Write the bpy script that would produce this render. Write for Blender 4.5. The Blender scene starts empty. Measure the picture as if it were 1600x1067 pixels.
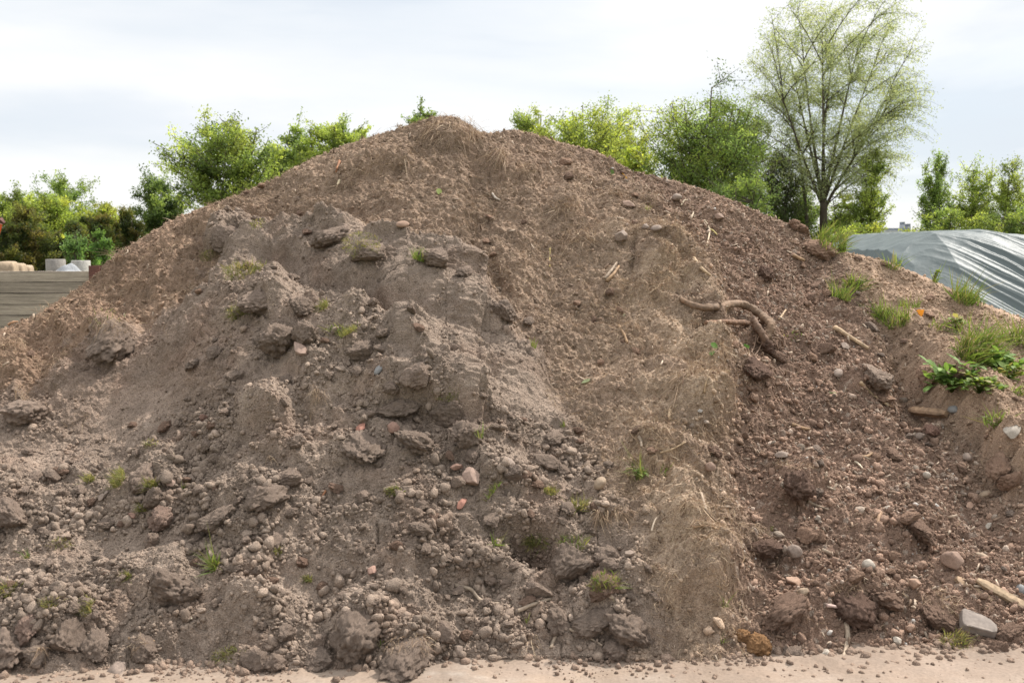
import bpy, bmesh, math, random
import numpy as np
from mathutils import Vector, Matrix, Euler

random.seed(7)
rng = np.random.default_rng(7)
sc = bpy.context.scene
R = math.radians

# ------------------------------------------------------------------ camera, sky, sun
CAMZ, FPX, HOR = 1.6, 1556.0, 388.0
PITCH = math.atan((533.5 - HOR) / FPX)
cam_d = bpy.data.cameras.new("camera")
cam = bpy.data.objects.new("camera", cam_d)
sc.collection.objects.link(cam)
cam.location = (0, 0, CAMZ)
cam.rotation_euler = (math.pi / 2 - PITCH, 0, 0)
cam_d.lens, cam_d.sensor_width = 35.0, 36.0
cam_d.clip_start, cam_d.clip_end = 0.1, 3000
cam_d.dof.use_dof = True
cam_d.dof.focus_distance = 5.0
cam_d.dof.aperture_fstop = 5.6
sc.camera = cam

SUN_AZ, SUN_EL = R(52), R(50)
world = bpy.data.worlds.new("World")
sc.world = world
world.use_nodes = True
wn, wl = world.node_tree.nodes, world.node_tree.links
wn.clear()
w_out = wn.new('ShaderNodeOutputWorld')
w_sky = wn.new('ShaderNodeTexSky')
w_sky.sky_type = 'NISHITA'
w_sky.sun_disc = False
w_sky.sun_elevation, w_sky.sun_rotation = SUN_EL, SUN_AZ
w_bg = wn.new('ShaderNodeBackground'); w_bg.inputs['Strength'].default_value = 0.1
w_cl = wn.new('ShaderNodeBackground'); w_cl.inputs['Strength'].default_value = 0.86
w_mix = wn.new('ShaderNodeMixShader')
w_tc = wn.new('ShaderNodeTexCoord')
w_map = wn.new('ShaderNodeMapping'); w_map.inputs['Scale'].default_value = (1.1, 1.1, 4.6)
w_map.inputs['Rotation'].default_value = (0, R(-9), 0)
w_map.inputs['Location'].default_value = (0.35, 0.0, 0.2)
w_n = wn.new('ShaderNodeTexNoise'); w_n.inputs['Scale'].default_value = 1.7
w_n.inputs['Detail'].default_value = 6; w_n.inputs['Roughness'].default_value = 0.5
w_n.inputs['Distortion'].default_value = 0.35
w_r = wn.new('ShaderNodeValToRGB')
w_r.color_ramp.elements[0].position = 0.36; w_r.color_ramp.elements[0].color = (0.74, 0.80, 0.87, 1)
w_r.color_ramp.elements[1].position = 0.56; w_r.color_ramp.elements[1].color = (1.0, 1.0, 1.0, 1)
e = w_r.color_ramp.elements.new(0.45); e.color = (0.92, 0.945, 0.965, 1)
w_n2 = wn.new('ShaderNodeTexNoise'); w_n2.inputs['Scale'].default_value = 2.3; w_n2.inputs['Detail'].default_value = 5
w_r2 = wn.new('ShaderNodeMapRange')
for k, val in (('From Min', .40), ('From Max', .62), ('To Min', .80), ('To Max', 1.0)):
    w_r2.inputs[k].default_value = val
wl.new(w_tc.outputs['Generated'], w_map.inputs['Vector'])
wl.new(w_map.outputs[0], w_n.inputs['Vector']); wl.new(w_map.outputs[0], w_n2.inputs['Vector'])
w_sep = wn.new('ShaderNodeSeparateXYZ'); w_zen = wn.new('ShaderNodeMapRange')
for k, val in (('From Min', .25), ('From Max', 1.0), ('To Min', .80), ('To Max', 1.75)):
    w_zen.inputs[k].default_value = val
wl.new(w_tc.outputs['Generated'], w_sep.inputs[0]); wl.new(w_sep.outputs['Z'], w_zen.inputs['Value'])
wl.new(w_zen.outputs[0], w_cl.inputs['Strength'])                 # an overcast sky is brightest overhead
wl.new(w_n.outputs['Fac'], w_r.inputs['Fac']); wl.new(w_r.outputs['Color'], w_cl.inputs['Color'])
def cloud(direction, size, colour, amount, prev):
    """one darker cloud bank in a given direction, frayed by noise"""
    sub = wn.new('ShaderNodeVectorMath'); sub.operation = 'SUBTRACT'; sub.inputs[1].default_value = direction
    dv = wn.new('ShaderNodeVectorMath'); dv.operation = 'DIVIDE'; dv.inputs[1].default_value = size
    ln = wn.new('ShaderNodeVectorMath'); ln.operation = 'LENGTH'
    nz = wn.new('ShaderNodeTexNoise'); nz.inputs['Scale'].default_value = 5; nz.inputs['Detail'].default_value = 5
    ad = wn.new('ShaderNodeMath'); ad.operation = 'MULTIPLY_ADD'; ad.inputs[1].default_value = 1.5
    mr = wn.new('ShaderNodeMapRange'); mr.interpolation_type = 'SMOOTHSTEP'
    for k, val in (('From Min', .9), ('From Max', 2.0), ('To Min', amount), ('To Max', 0)): mr.inputs[k].default_value = val
    mx = wn.new('ShaderNodeMix'); mx.data_type = 'RGBA'; mx.inputs['B'].default_value = (*colour, 1)
    wl.new(w_tc.outputs['Generated'], sub.inputs[0]); wl.new(sub.outputs[0], dv.inputs[0]); wl.new(dv.outputs[0], ln.inputs[0])
    wl.new(w_map.outputs[0], nz.inputs['Vector']); wl.new(nz.outputs['Fac'], ad.inputs[0]); wl.new(ln.outputs['Value'], ad.inputs[2]); wl.new(ad.outputs[0], mr.inputs['Value'])
    wl.new(mr.outputs[0], mx.inputs['Factor']); wl.new(prev, mx.inputs['A']); return mx.outputs['Result']
c_ = cloud((-.40, .91, .115), (.22, 1, .034), (.73, .795, .875), .75, w_r.outputs['Color'])
c_ = cloud((-.15, .96, .20), (.30, 1, .06), (.86, .89, .93), .35, c_)
c_ = cloud((.48, .85, .16), (.20, 1, .05), (.86, .89, .93), .3, c_)
wl.new(c_, w_cl.inputs['Color'])
wl.new(w_n2.outputs['Fac'], w_r2.inputs['Value'])
wl.new(w_sky.outputs[0], w_bg.inputs['Color'])
wl.new(w_r2.outputs[0], w_mix.inputs['Fac']); wl.new(w_bg.outputs[0], w_mix.inputs[1]); wl.new(w_cl.outputs[0], w_mix.inputs[2])
wl.new(w_mix.outputs[0], w_out.inputs['Surface'])

sun_d = bpy.data.lights.new("sun", 'SUN')
sun = bpy.data.objects.new("sun", sun_d)
sc.collection.objects.link(sun)
sun_d.energy, sun_d.angle, sun_d.color = 4.9, R(1.5), (1.0, 0.94, 0.87)
SV = Vector((math.sin(SUN_AZ) * math.cos(SUN_EL), math.cos(SUN_AZ) * math.cos(SUN_EL), math.sin(SUN_EL)))
sun.rotation_euler = SV.to_track_quat('Z', 'Y').to_euler()
sc.view_settings.view_transform = 'Standard'
sc.view_settings.look = 'None'
sc.view_settings.exposure = 0.42
sc.view_settings.gamma = 1.0

# ------------------------------------------------------------------ maths helpers
CP, SP = math.cos(PITCH), math.sin(PITCH)
CAM = np.array([0, 0, CAMZ])

def ray(u, v):
    xc, yc = (u - 800.0) / FPX, (533.5 - v) / FPX
    return np.array([xc, CP + yc * SP, -SP + yc * CP])

def at(u, v, Y):                                   # point on the ray of a pixel at ground distance Y
    d = ray(u, v)
    return CAM + d * (Y / d[1])

def project(P):
    dep = P[..., 1] * CP - (P[..., 2] - CAMZ) * SP
    up = P[..., 1] * SP + (P[..., 2] - CAMZ) * CP
    return 800 + FPX * P[..., 0] / dep, 533.5 - FPX * up / dep, dep

def h2(ix, iy, seed):
    n = (ix.astype(np.int64) * 374761393 + iy.astype(np.int64) * 668265263 + seed * 982451653) & 0xFFFFFFFF
    n = ((n ^ (n >> 13)) * 1274126177) & 0xFFFFFFFF
    n = ((n ^ (n >> 16)) * 2246822519) & 0xFFFFFFFF
    return ((n ^ (n >> 15)) & 0xFFFFFF) / float(0x1000000)

def perlin(x, y, seed=0):
    ix, iy = np.floor(x), np.floor(y)
    fx, fy = x - ix, y - iy
    ux, uy = fx * fx * fx * (fx * (fx * 6 - 15) + 10), fy * fy * fy * (fy * (fy * 6 - 15) + 10)
    def g(dx, dy):
        a = h2(ix + dx, iy + dy, seed) * 6.2831853
        return np.cos(a) * (fx - dx) + np.sin(a) * (fy - dy)
    a, b, c, d = g(0, 0), g(1, 0), g(0, 1), g(1, 1)
    return 1.4 * ((a + (b - a) * ux) * (1 - uy) + (c + (d - c) * ux) * uy)

def fbm(x, y, oct=4, seed=0, gain=.5):
    s, a = 0, 1.0
    for k in range(oct):
        s = s + a * perlin(x * 2 ** k + 13.7 * k, y * 2 ** k - 7.1 * k, seed + k)
        a *= gain
    return s

def cells(x, y, seed=0, prob=1.0):
    """rounded cell bumps: height 0..1 of the tallest nearby pebble-like dome and a random number of it"""
    ix, iy = np.floor(x), np.floor(y)
    best = np.zeros_like(x); rid = np.zeros_like(x)
    for dx in (-1, 0, 1):
        for dy in (-1, 0, 1):
            cx, cy = ix + dx, iy + dy
            px, py = cx + h2(cx, cy, seed), cy + h2(cx, cy, seed + 1)
            r = h2(cx, cy, seed + 2)
            rad = .35 + .5 * r
            st = .7 + .6 * h2(cx, cy, seed + 4)
            d2 = (((x - px) * st) ** 2 + ((y - py) / st) ** 2) / rad ** 2
            on = h2(cx, cy, seed + 3) < prob
            hgt = np.where(on, np.sqrt(np.clip(1 - d2, 0, None)) * rad, 0)
            m = hgt > best
            best = np.where(m, hgt, best); rid = np.where(m, h2(cx, cy, seed + 5), rid)
    return best, rid

def h3(ix, iy, iz, seed):
    return h2(ix + iz * 57.0, iy + iz * 113.0, seed + 17)

def noise3(P, f, seed=0):
    Q = P * f + 31.4
    I = np.floor(Q); F = Q - I
    U = F * F * (3 - 2 * F)
    o = 0
    for dx in (0, 1):
        for dy in (0, 1):
            for dz in (0, 1):
                w = (U[:, 0] if dx else 1 - U[:, 0]) * (U[:, 1] if dy else 1 - U[:, 1]) * (U[:, 2] if dz else 1 - U[:, 2])
                o = o + w * h3(I[:, 0] + dx, I[:, 1] + dy, I[:, 2] + dz, seed)
    return o * 2 - 1

def cells3(P, f, seed=0):
    Q = P * f + 17.3
    I = np.floor(Q); best = np.full(len(P), 9.0)
    for dx in (-1, 0, 1):
        for dy in (-1, 0, 1):
            for dz in (-1, 0, 1):
                C = I + (dx, dy, dz)
                X = C + np.stack([h3(C[:, 0], C[:, 1], C[:, 2], seed + k) for k in (1, 2, 3)], 1)
                best = np.minimum(best, np.linalg.norm(Q - X, axis=1))
    return best

def sstep(a, b, x):
    t = np.clip((x - a) / (b - a), 0, 1)
    return t * t * (3 - 2 * t)

# ------------------------------------------------------------------ object helpers
def make_mesh(name, V, F, pig=None, smooth=True, normals=None):
    V = np.asarray(V, dtype=np.float32); me = bpy.data.meshes.new(name)
    Fs = F if isinstance(F, list) else [F]
    Fs = [np.asarray(f, dtype=np.int32) for f in Fs if len(f)]
    nl = sum(f.size for f in Fs); npoly = sum(len(f) for f in Fs)
    me.vertices.add(len(V)); me.vertices.foreach_set('co', V.ravel())
    me.loops.add(nl); me.polygons.add(npoly)
    me.loops.foreach_set('vertex_index', np.concatenate([f.ravel() for f in Fs]))
    tot = np.concatenate([np.full(len(f), f.shape[1], np.int32) for f in Fs])
    me.polygons.foreach_set('loop_start', np.concatenate([[0], np.cumsum(tot)[:-1]]).astype(np.int32))
    me.polygons.foreach_set('loop_total', tot)
    me.polygons.foreach_set('use_smooth', np.full(npoly, smooth))
    me.update(calc_edges=True)
    if pig is not None:
        pig = np.asarray(pig, dtype=np.float32)
        if pig.ndim == 1: pig = np.tile(pig, (len(V), 1))
        a = me.color_attributes.new('pigment', 'FLOAT_COLOR', 'POINT')
        a.data.foreach_set('color', np.concatenate([pig, np.ones((len(V), 1), np.float32)], 1).ravel())
    if normals is not None:
        me.normals_split_custom_set_from_vertices(np.asarray(normals, dtype=np.float32).tolist())
    return me

def link(name, me, mat=None, parent=None, loc=None):
    o = bpy.data.objects.new(name, me)
    sc.collection.objects.link(o)
    if mat is not None and me is not None and not len(me.materials): me.materials.append(mat)
    if parent is not None: o.parent = parent
    if loc is not None: o.location = loc
    return o

def tag(o, label=None, cat=None, group=None, kind=None):
    if label: o['label'] = label
    if cat: o['category'] = cat
    if group: o['group'] = group
    if kind: o['kind'] = kind
    return o

def thing(name, label, cat, loc=(0, 0, 0), rz=0, group=None):
    o = bpy.data.objects.new(name, None); sc.collection.objects.link(o)
    o.empty_display_size = .1
    o.location = loc; o.rotation_euler = (0, 0, rz)
    return tag(o, label, cat, group)

def box(cx, cy, cz, sx, sy, sz):
    v = np.array([[x, y, z] for x in (-.5, .5) for y in (-.5, .5) for z in (-.5, .5)]) * (sx, sy, sz) + (cx, cy, cz)
    f = np.array([[0, 1, 3, 2], [4, 6, 7, 5], [0, 4, 5, 1], [2, 3, 7, 6], [0, 2, 6, 4], [1, 5, 7, 3]])
    return v, f

def join(parts):
    Vs, Fs, n = [], [], 0
    for v, f in parts:
        Vs.append(v); Fs.append(np.asarray(f) + n); n += len(v)
    return np.concatenate(Vs), (np.concatenate(Fs) if len({f.shape[1] for f in Fs}) == 1 else Fs)

def ico(sub):
    bm = bmesh.new(); bmesh.ops.create_icosphere(bm, subdivisions=sub, radius=1)
    V = np.array([v.co[:] for v in bm.verts]); F = np.array([[v.index for v in f.verts] for f in bm.faces])
    bm.free(); return V, F

def tube(P, rad, ns=7, seed=0, rough=.0):
    """tapered tube along points P with a radius each; ends closed"""
    P = np.asarray(P, float); n = len(P); rad = np.broadcast_to(rad, (n,))
    T = np.gradient(P, axis=0); T /= np.linalg.norm(T, axis=1)[:, None] + 1e-9
    ref = np.array([0.3, 0.2, 1.0]) if abs(T[0][2]) < .8 else np.array([1.0, .2, 0])
    N = np.cross(T, ref); N /= np.linalg.norm(N, axis=1)[:, None] + 1e-9
    B = np.cross(T, N)
    a = np.arange(ns) * 2 * math.pi / ns
    ring = P[:, None] + rad[:, None, None] * (np.cos(a)[None, :, None] * N[:, None] + np.sin(a)[None, :, None] * B[:, None])
    V = ring.reshape(-1, 3)
    if rough:
        c = np.repeat(P, ns, 0); s = 1 + rough * noise3(V / (rad.max() + 1e-6), .8, seed) [:, None]
        V = c + (V - c) * s
    i = np.arange(n - 1)[:, None] * ns; j = np.arange(ns)[None]; j2 = (j + 1) % ns
    F = np.stack([i + j, i + j2, i + ns + j2, i + ns + j], -1).reshape(-1, 4)
    V = np.concatenate([V, P[:1], P[-1:]]); k = n * ns
    jj, jj2 = np.arange(ns), (np.arange(ns) + 1) % ns
    e0 = np.stack([np.full(ns, k), jj2, jj, np.full(ns, k)], 1)[:, :3]
    e1 = np.stack([np.full(ns, k + 1), (n - 1) * ns + jj, (n - 1) * ns + jj2], 1)
    q = [F, np.concatenate([e0, e1])]
    return V, q

def join_mixed(items):
    Vs, Q, T, n = [], [], [], 0
    for V, fs in items:
        for f in (fs if isinstance(fs, list) else [fs]):
            (Q if f.shape[1] == 4 else T).append(f + n)
        Vs.append(V); n += len(V)
    out = []
    if Q: out.append(np.concatenate(Q))
    if T: out.append(np.concatenate(T))
    return np.concatenate(Vs), out

# ------------------------------------------------------------------ materials
def new_mat(name):
    m = bpy.data.materials.new(name); m.use_nodes = True
    n, l = m.node_tree.nodes, m.node_tree.links
    return m, n, l, n['Principled BSDF']

def noise_node(n, l, scale, detail=4, rough=.55, coord='Object', stretch=None):
    tc = n.new('ShaderNodeTexCoord'); t = n.new('ShaderNodeTexNoise')
    t.inputs['Scale'].default_value = scale; t.inputs['Detail'].default_value = detail; t.inputs['Roughness'].default_value = rough
    if stretch:
        mp = n.new('ShaderNodeMapping'); mp.inputs['Scale'].default_value = stretch
        l.new(tc.outputs[coord], mp.inputs['Vector']); l.new(mp.outputs[0], t.inputs['Vector'])
    else:
        l.new(tc.outputs[coord], t.inputs['Vector'])
    return t

def remap(n, l, sock, a, b, c, d):
    r = n.new('ShaderNodeMapRange')
    for k, v in zip(('From Min', 'From Max', 'To Min', 'To Max'), (a, b, c, d)): r.inputs[k].default_value = v
    l.new(sock, r.inputs['Value']); return r.outputs[0]

def mul(n, l, a, b):
    m = n.new('ShaderNodeMath'); m.operation = 'MULTIPLY'; l.new(a, m.inputs[0])
    if isinstance(b, (int, float)): m.inputs[1].default_value = b
    else: l.new(b, m.inputs[1])
    return m.outputs[0]

def tint(n, l, col_sock, fac_sock):
    v = n.new('ShaderNodeVectorMath'); v.operation = 'SCALE'
    l.new(col_sock, v.inputs[0]); l.new(fac_sock, v.inputs['Scale']); return v.outputs[0]

def grainy(name, color=None, var=(.72, 1.28), scale=9, fine=120, bump=.5, dist=.006, rough=.95, spec=.2, fine_var=(.8, 1.2), stretch=None):
    """rough mineral or wooden surface; colour from the pigment attribute unless given"""
    m, n, l, b = new_mat(name)
    if color is None:
        a = n.new('ShaderNodeAttribute'); a.attribute_name = 'pigment'; cs = a.outputs['Color']
    else:
        c = n.new('ShaderNodeRGB'); c.outputs[0].default_value = (*color, 1); cs = c.outputs[0]
    n1 = noise_node(n, l, scale, 5, .6, stretch=stretch); n2 = noise_node(n, l, fine, 3, .6, stretch=stretch)
    f = mul(n, l, remap(n, l, n1.outputs['Fac'], .3, .7, *var), remap(n, l, n2.outputs['Fac'], .3, .7, *fine_var))
    l.new(tint(n, l, cs, f), b.inputs['Base Color'])
    b.inputs['Roughness'].default_value = rough; b.inputs['Specular IOR Level'].default_value = spec
    bp = n.new('ShaderNodeBump'); bp.inputs['Strength'].default_value = bump; bp.inputs['Distance'].default_value = dist
    l.new(n2.outputs['Fac'], bp.inputs['Height']); l.new(bp.outputs[0], b.inputs['Normal'])
    return m

def leafy(name, trans=.45, rough=.5, gain=1.5):
    m, n, l, b = new_mat(name)
    a = n.new('ShaderNodeAttribute'); a.attribute_name = 'pigment'
    l.new(a.outputs['Color'], b.inputs['Base Color'])
    b.inputs['Roughness'].default_value = rough; b.inputs['Specular IOR Level'].default_value = .3
    t = n.new('ShaderNodeBsdfTranslucent'); g = n.new('ShaderNodeVectorMath'); g.operation = 'MULTIPLY'
    g.inputs[1].default_value = (gain * 1.05, gain, gain * (.6 if gain > 1 else 1)); l.new(a.outputs['Color'], g.inputs[0]); l.new(g.outputs[0], t.inputs['Color'])
    mx = n.new('ShaderNodeMixShader'); mx.inputs[0].default_value = trans
    l.new(b.outputs[0], mx.inputs[1]); l.new(t.outputs[0], mx.inputs[2])
    l.new(mx.outputs[0], n['Material Output'].inputs['Surface'])
    return m

def crumb_bump(m, scale, strength, dist):
    n, l = m.node_tree.nodes, m.node_tree.links; b = n['Principled BSDF']
    tc = n.new('ShaderNodeTexCoord'); v = n.new('ShaderNodeTexVoronoi'); v.inputs['Scale'].default_value = scale; v.inputs['Randomness'].default_value = 1
    w = n.new('ShaderNodeTexNoise'); w.inputs['Scale'].default_value = scale * .7; w.inputs['Detail'].default_value = 3
    mx = n.new('ShaderNodeVectorMath'); mx.operation = 'MULTIPLY_ADD'; mx.inputs[1].default_value = (.02, .02, .02)
    l.new(tc.outputs['Object'], w.inputs['Vector']); l.new(w.outputs['Color'], mx.inputs[0]); l.new(tc.outputs['Object'], mx.inputs[2]); l.new(mx.outputs[0], v.inputs['Vector'])
    old = b.inputs['Normal'].links[0].from_socket
    bp = n.new('ShaderNodeBump'); bp.invert = True; bp.inputs['Strength'].default_value = strength; bp.inputs['Distance'].default_value = dist
    l.new(v.outputs['Distance'], bp.inputs['Height']); l.new(old, bp.inputs['Normal']); l.new(bp.outputs[0], b.inputs['Normal'])
M_SOIL = grainy('soil', None, (.78, 1.22), 5, 190, .9, .008, .95, .12, (.62, 1.38)); crumb_bump(M_SOIL, 95, .55, .010)
M_CLOD = grainy('clod_soil', None, (.82, 1.18), 14, 190, .9, .008, .95, .12, (.66, 1.34))
M_STONE = grainy('stone', None, (.8, 1.2), 10, 60, .25, .004, .8, .3, (.85, 1.15))
M_WOOD = grainy('dead_wood', None, (.7, 1.3), 8, 45, .5, .006, .8, .25, (.7, 1.3), stretch=(1, 1, 1))
M_FIBRE = leafy('straw', .2, .7, 1.0)
M_GRASS = leafy('grass_blade', .4, .65, 1.25)
M_LEAF = leafy('leaf', .5, .6, 1.45)
M_BARK = grainy('bark', (.085, .068, .052), (.7, 1.4), 6, 40, .5, .02, .9, .2)
M_CONC = grainy('concrete', (.25, .23, .205), (.75, 1.2), 3, 40, .3, .01, .9, .3)
M_RUST = grainy('rusty_steel', (.11, .045, .035), (.6, 1.5), 9, 60, .3, .004, .75, .4)

# ------------------------------------------------------------------ the heap: base shape
sil = np.array([(-700, 880), (-400, 745), (-150, 610), (-60, 548), (0, 515), (60, 490), (100, 465), (150, 430), (172, 402), (230, 366), (270, 342), (330, 319),
 (380, 301), (430, 279), (480, 251), (540, 226), (600, 207), (640, 196), (672, 184), (700, 181), (722, 186), (742, 203), (765, 208), (800, 202), (830, 208), (870, 221),
 (920, 233), (955, 247), (985, 266), (1020, 275), (1060, 284), (1100, 296), (1150, 316), (1200, 338), (1240, 352), (1270, 376), (1320, 394), (1380, 406),
 (1430, 426), (1480, 448), (1530, 471), (1570, 486), (1600, 498), (1750, 565), (1950, 660), (2300, 830)], float)
dep = np.interp(sil[:, 0], (-700, -200, 0, 300, 600, 700, 1000, 1250, 1450, 1600, 2300), (4.7, 5.6, 6.0, 6.6, 6.95, 7.0, 7.0, 7.0, 6.8, 6.5, 5.2))
ridge = np.array([at(u, v, Y) for (u, v), Y in zip(sil, dep)])
toe_px = np.array([(-900, 1015), (-300, 1020), (0, 1040), (100, 1046), (200, 1041), (300, 1035), (400, 1047), (500, 1036), (640, 1042), (700, 1026), (800, 1021),
 (900, 1018), (1000, 1024), (1100, 1026), (1200, 1019), (1300, 1021), (1400, 1015), (1500, 1003), (1600, 1010), (2000, 1000), (2600, 990)], float)
toe_px[:, 1] += 9
toe = np.array([CAM + ray(u, v) * (CAMZ / -ray(u, v)[2]) for u, v in toe_px])
r_t, t_t = ridge[:, 0] / ridge[:, 1], toe[:, 0] / toe[:, 1]

us = np.concatenate([np.linspace(-690, -45, 90, endpoint=False), np.linspace(-45, 1645, 1130), np.linspace(1645, 2290, 90)[1:]])
ts = (us - 800) / FPX / CP
ss = np.concatenate([np.linspace(-.05, 1, 680), 1 + np.linspace(0, .75, 60)[1:] ** 1.3])
TT, S = np.meshgrid(ts, ss)
NR, NC = TT.shape
Yr = np.interp(TT, r_t, ridge[:, 1]); Zr = np.interp(TT, r_t, ridge[:, 2]); Yt = np.interp(TT, t_t, toe[:, 1])
Y0 = Yt + S * (Yr - Yt)
sf = np.clip(S, -1, 1)
prof = np.where(S <= 1, sf * (1 - .10 * (1 - sf)), 1 - .95 * (S - 1) ** 1.15)
P0 = np.stack([TT * Y0, Y0, Zr * prof], -1)
P0[..., 2] -= np.where(S < 0, .03, 0)

def grid_normals(P):
    dr, dc = np.gradient(P, axis=0), np.gradient(P, axis=1)
    N = np.cross(dc, dr); N /= np.linalg.norm(N, axis=-1)[..., None] + 1e-12
    return N

N0 = grid_normals(P0)
U, V, D0 = project(P0)
back = S > 1
V = np.where(back, V[np.argmin(np.abs(ss - 1))][None] - (S - 1) * 40, V)      # the hidden far side keeps the features of the crest

def poly_sd(poly):
    """signed pixel distance to an outline, positive inside"""
    poly = np.array(poly, float); d = np.full(U.shape, 1e9); ins = np.zeros(U.shape, bool)
    for (x1, y1), (x2, y2) in zip(poly, np.roll(poly, -1, 0)):
        ex, ey = x2 - x1, y2 - y1
        t = np.clip(((U - x1) * ex + (V - y1) * ey) / (ex * ex + ey * ey), 0, 1)
        d = np.minimum(d, np.hypot(U - x1 - t * ex, V - y1 - t * ey))
        c = (y1 > V) != (y2 > V)
        ins ^= c & (U < (x2 - x1) * (V - y1) / ((y2 - y1) if y2 != y1 else 1e-9) + x1)
    return np.where(ins, d, -d)

def line_dist(pts):
    """pixel distance to a polyline, with the side (+ right of it going down) and the share along it"""
    pts = np.array(pts, float); d = np.full(U.shape, 1e9); side = np.zeros(U.shape); al = np.zeros(U.shape); n = len(pts) - 1
    for k in range(n):
        (x1, y1), (x2, y2) = pts[k], pts[k + 1]; ex, ey = x2 - x1, y2 - y1; L = math.hypot(ex, ey)
        t = np.clip(((U - x1) * ex + (V - y1) * ey) / L ** 2, 0, 1)
        dd = np.hypot(U - x1 - t * ex, V - y1 - t * ey); m = dd < d
        d = np.where(m, dd, d); side = np.where(m, ((U - x1) * ey - (V - y1) * ex) / L, side); al = np.where(m, (k + t) / n, al)
    return d, side, al

X, Yg = P0[..., 0], P0[..., 1] * 1.28           # surface coordinates in metres
wob = 40 * fbm(X * 1.2 + 3, Yg * 1.2, 2, 10) * sstep(900, 1050, U) + 34 * fbm(X * 2.6, Yg * 2.6, 3, 11) + 13 * fbm(X * 11, Yg * 11, 3, 12)
Vw, Uw = V, U
U = U + wob; V = V + wob * .8
# spilled grey soil over the left half
sdB = poly_sd([(-900, 640), (-100, 640), (0, 622), (60, 585), (130, 528), (230, 500), (320, 452), (330, 375), (385, 350), (450, 352), (520, 352), (575, 378), (640, 402), (705, 402),
               (770, 455), (806, 500), (835, 560), (870, 622), (925, 690), (950, 790), (975, 860), (1005, 930), (1010, 1080), (-900, 1100)])
# darker pebbly soil right of the rooty rib
sdC = poly_sd([(975, 255), (1040, 262), (1240, 345), (1330, 420), (1400, 530), (1450, 600), (1500, 680), (1560, 760), (1640, 800), (2400, 900), (2400, 1100), (1010, 1100),
               (1125, 985), (1140, 900), (1110, 800), (1115, 700), (1125, 600), (1100, 520), (1060, 430), (1000, 340)])
# older grassy bank behind on the far right
sdD = poly_sd([(1230, 330), (1285, 372), (1330, 420), (1395, 520), (1448, 585), (1490, 640), (1540, 700), (1580, 770), (1700, 800), (2500, 900), (2500, 300), (1300, 300)])
wB, wC, wD = sstep(-14 - 24 * sstep(650, 800, Uw), 14 + 24 * sstep(650, 800, Uw), sdB), sstep(-55, 55, sdC), sstep(-14, 14, sdD)
U, V = Uw + .8 * wob, Vw + .6 * wob * np.sign(perlin(X * 3, Yg * 3, 14))
U, V = Uw + 16 * fbm(X * 3.0 + 3, Yg * 3.0, 3, 13), Vw + 16 * fbm(X * 3.1 + 7, Yg * 3.1, 3, 15)
wC = wC * (1 - wD)
wA = np.clip(1 - wB - wC - wD, 0, 1)

disp = np.zeros(U.shape)
damp = 1 - .55 * np.exp(-((S - 1) / .06) ** 2)
top_edge = sstep(250, 420, U) * sstep(880, 740, U)
disp += sstep(-6, 26, sdB) * (.03 + .13 * top_edge * sstep(1000, 600, V)) - .03 * np.exp(-((sdB + 14) / 12) ** 2) * top_edge
disp += .20 * sstep(-8, 22, sdD) * sstep(1330, 1460, U) + .05 * sstep(-10, 30, sdD)
d, sd, al = line_dist([(950, 250), (1030, 385), (1070, 470), (1098, 590), (1085, 680), (1065, 780), (1090, 900), (1110, 1000)])
disp += (.15 + .08 * fbm(X * 4 + 2, Yg * 4, 3, 17)) * np.exp(-(d / np.where(sd > 0, 58, 90)) ** 2) * sstep(0, .15, al)
disp -= .04 * sstep(0, 60, sdC) * sstep(260, 60, sdC)

def lump(u, v, ru, rv, a, ang=0, p=2.0):
    c, s = math.cos(R(ang)), math.sin(R(ang))
    x, y = ((U - u) * c + (V - v) * s) / ru, (-(U - u) * s + (V - v) * c) / rv
    return a * np.exp(-(x * x + y * y) ** (p / 2))

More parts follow.
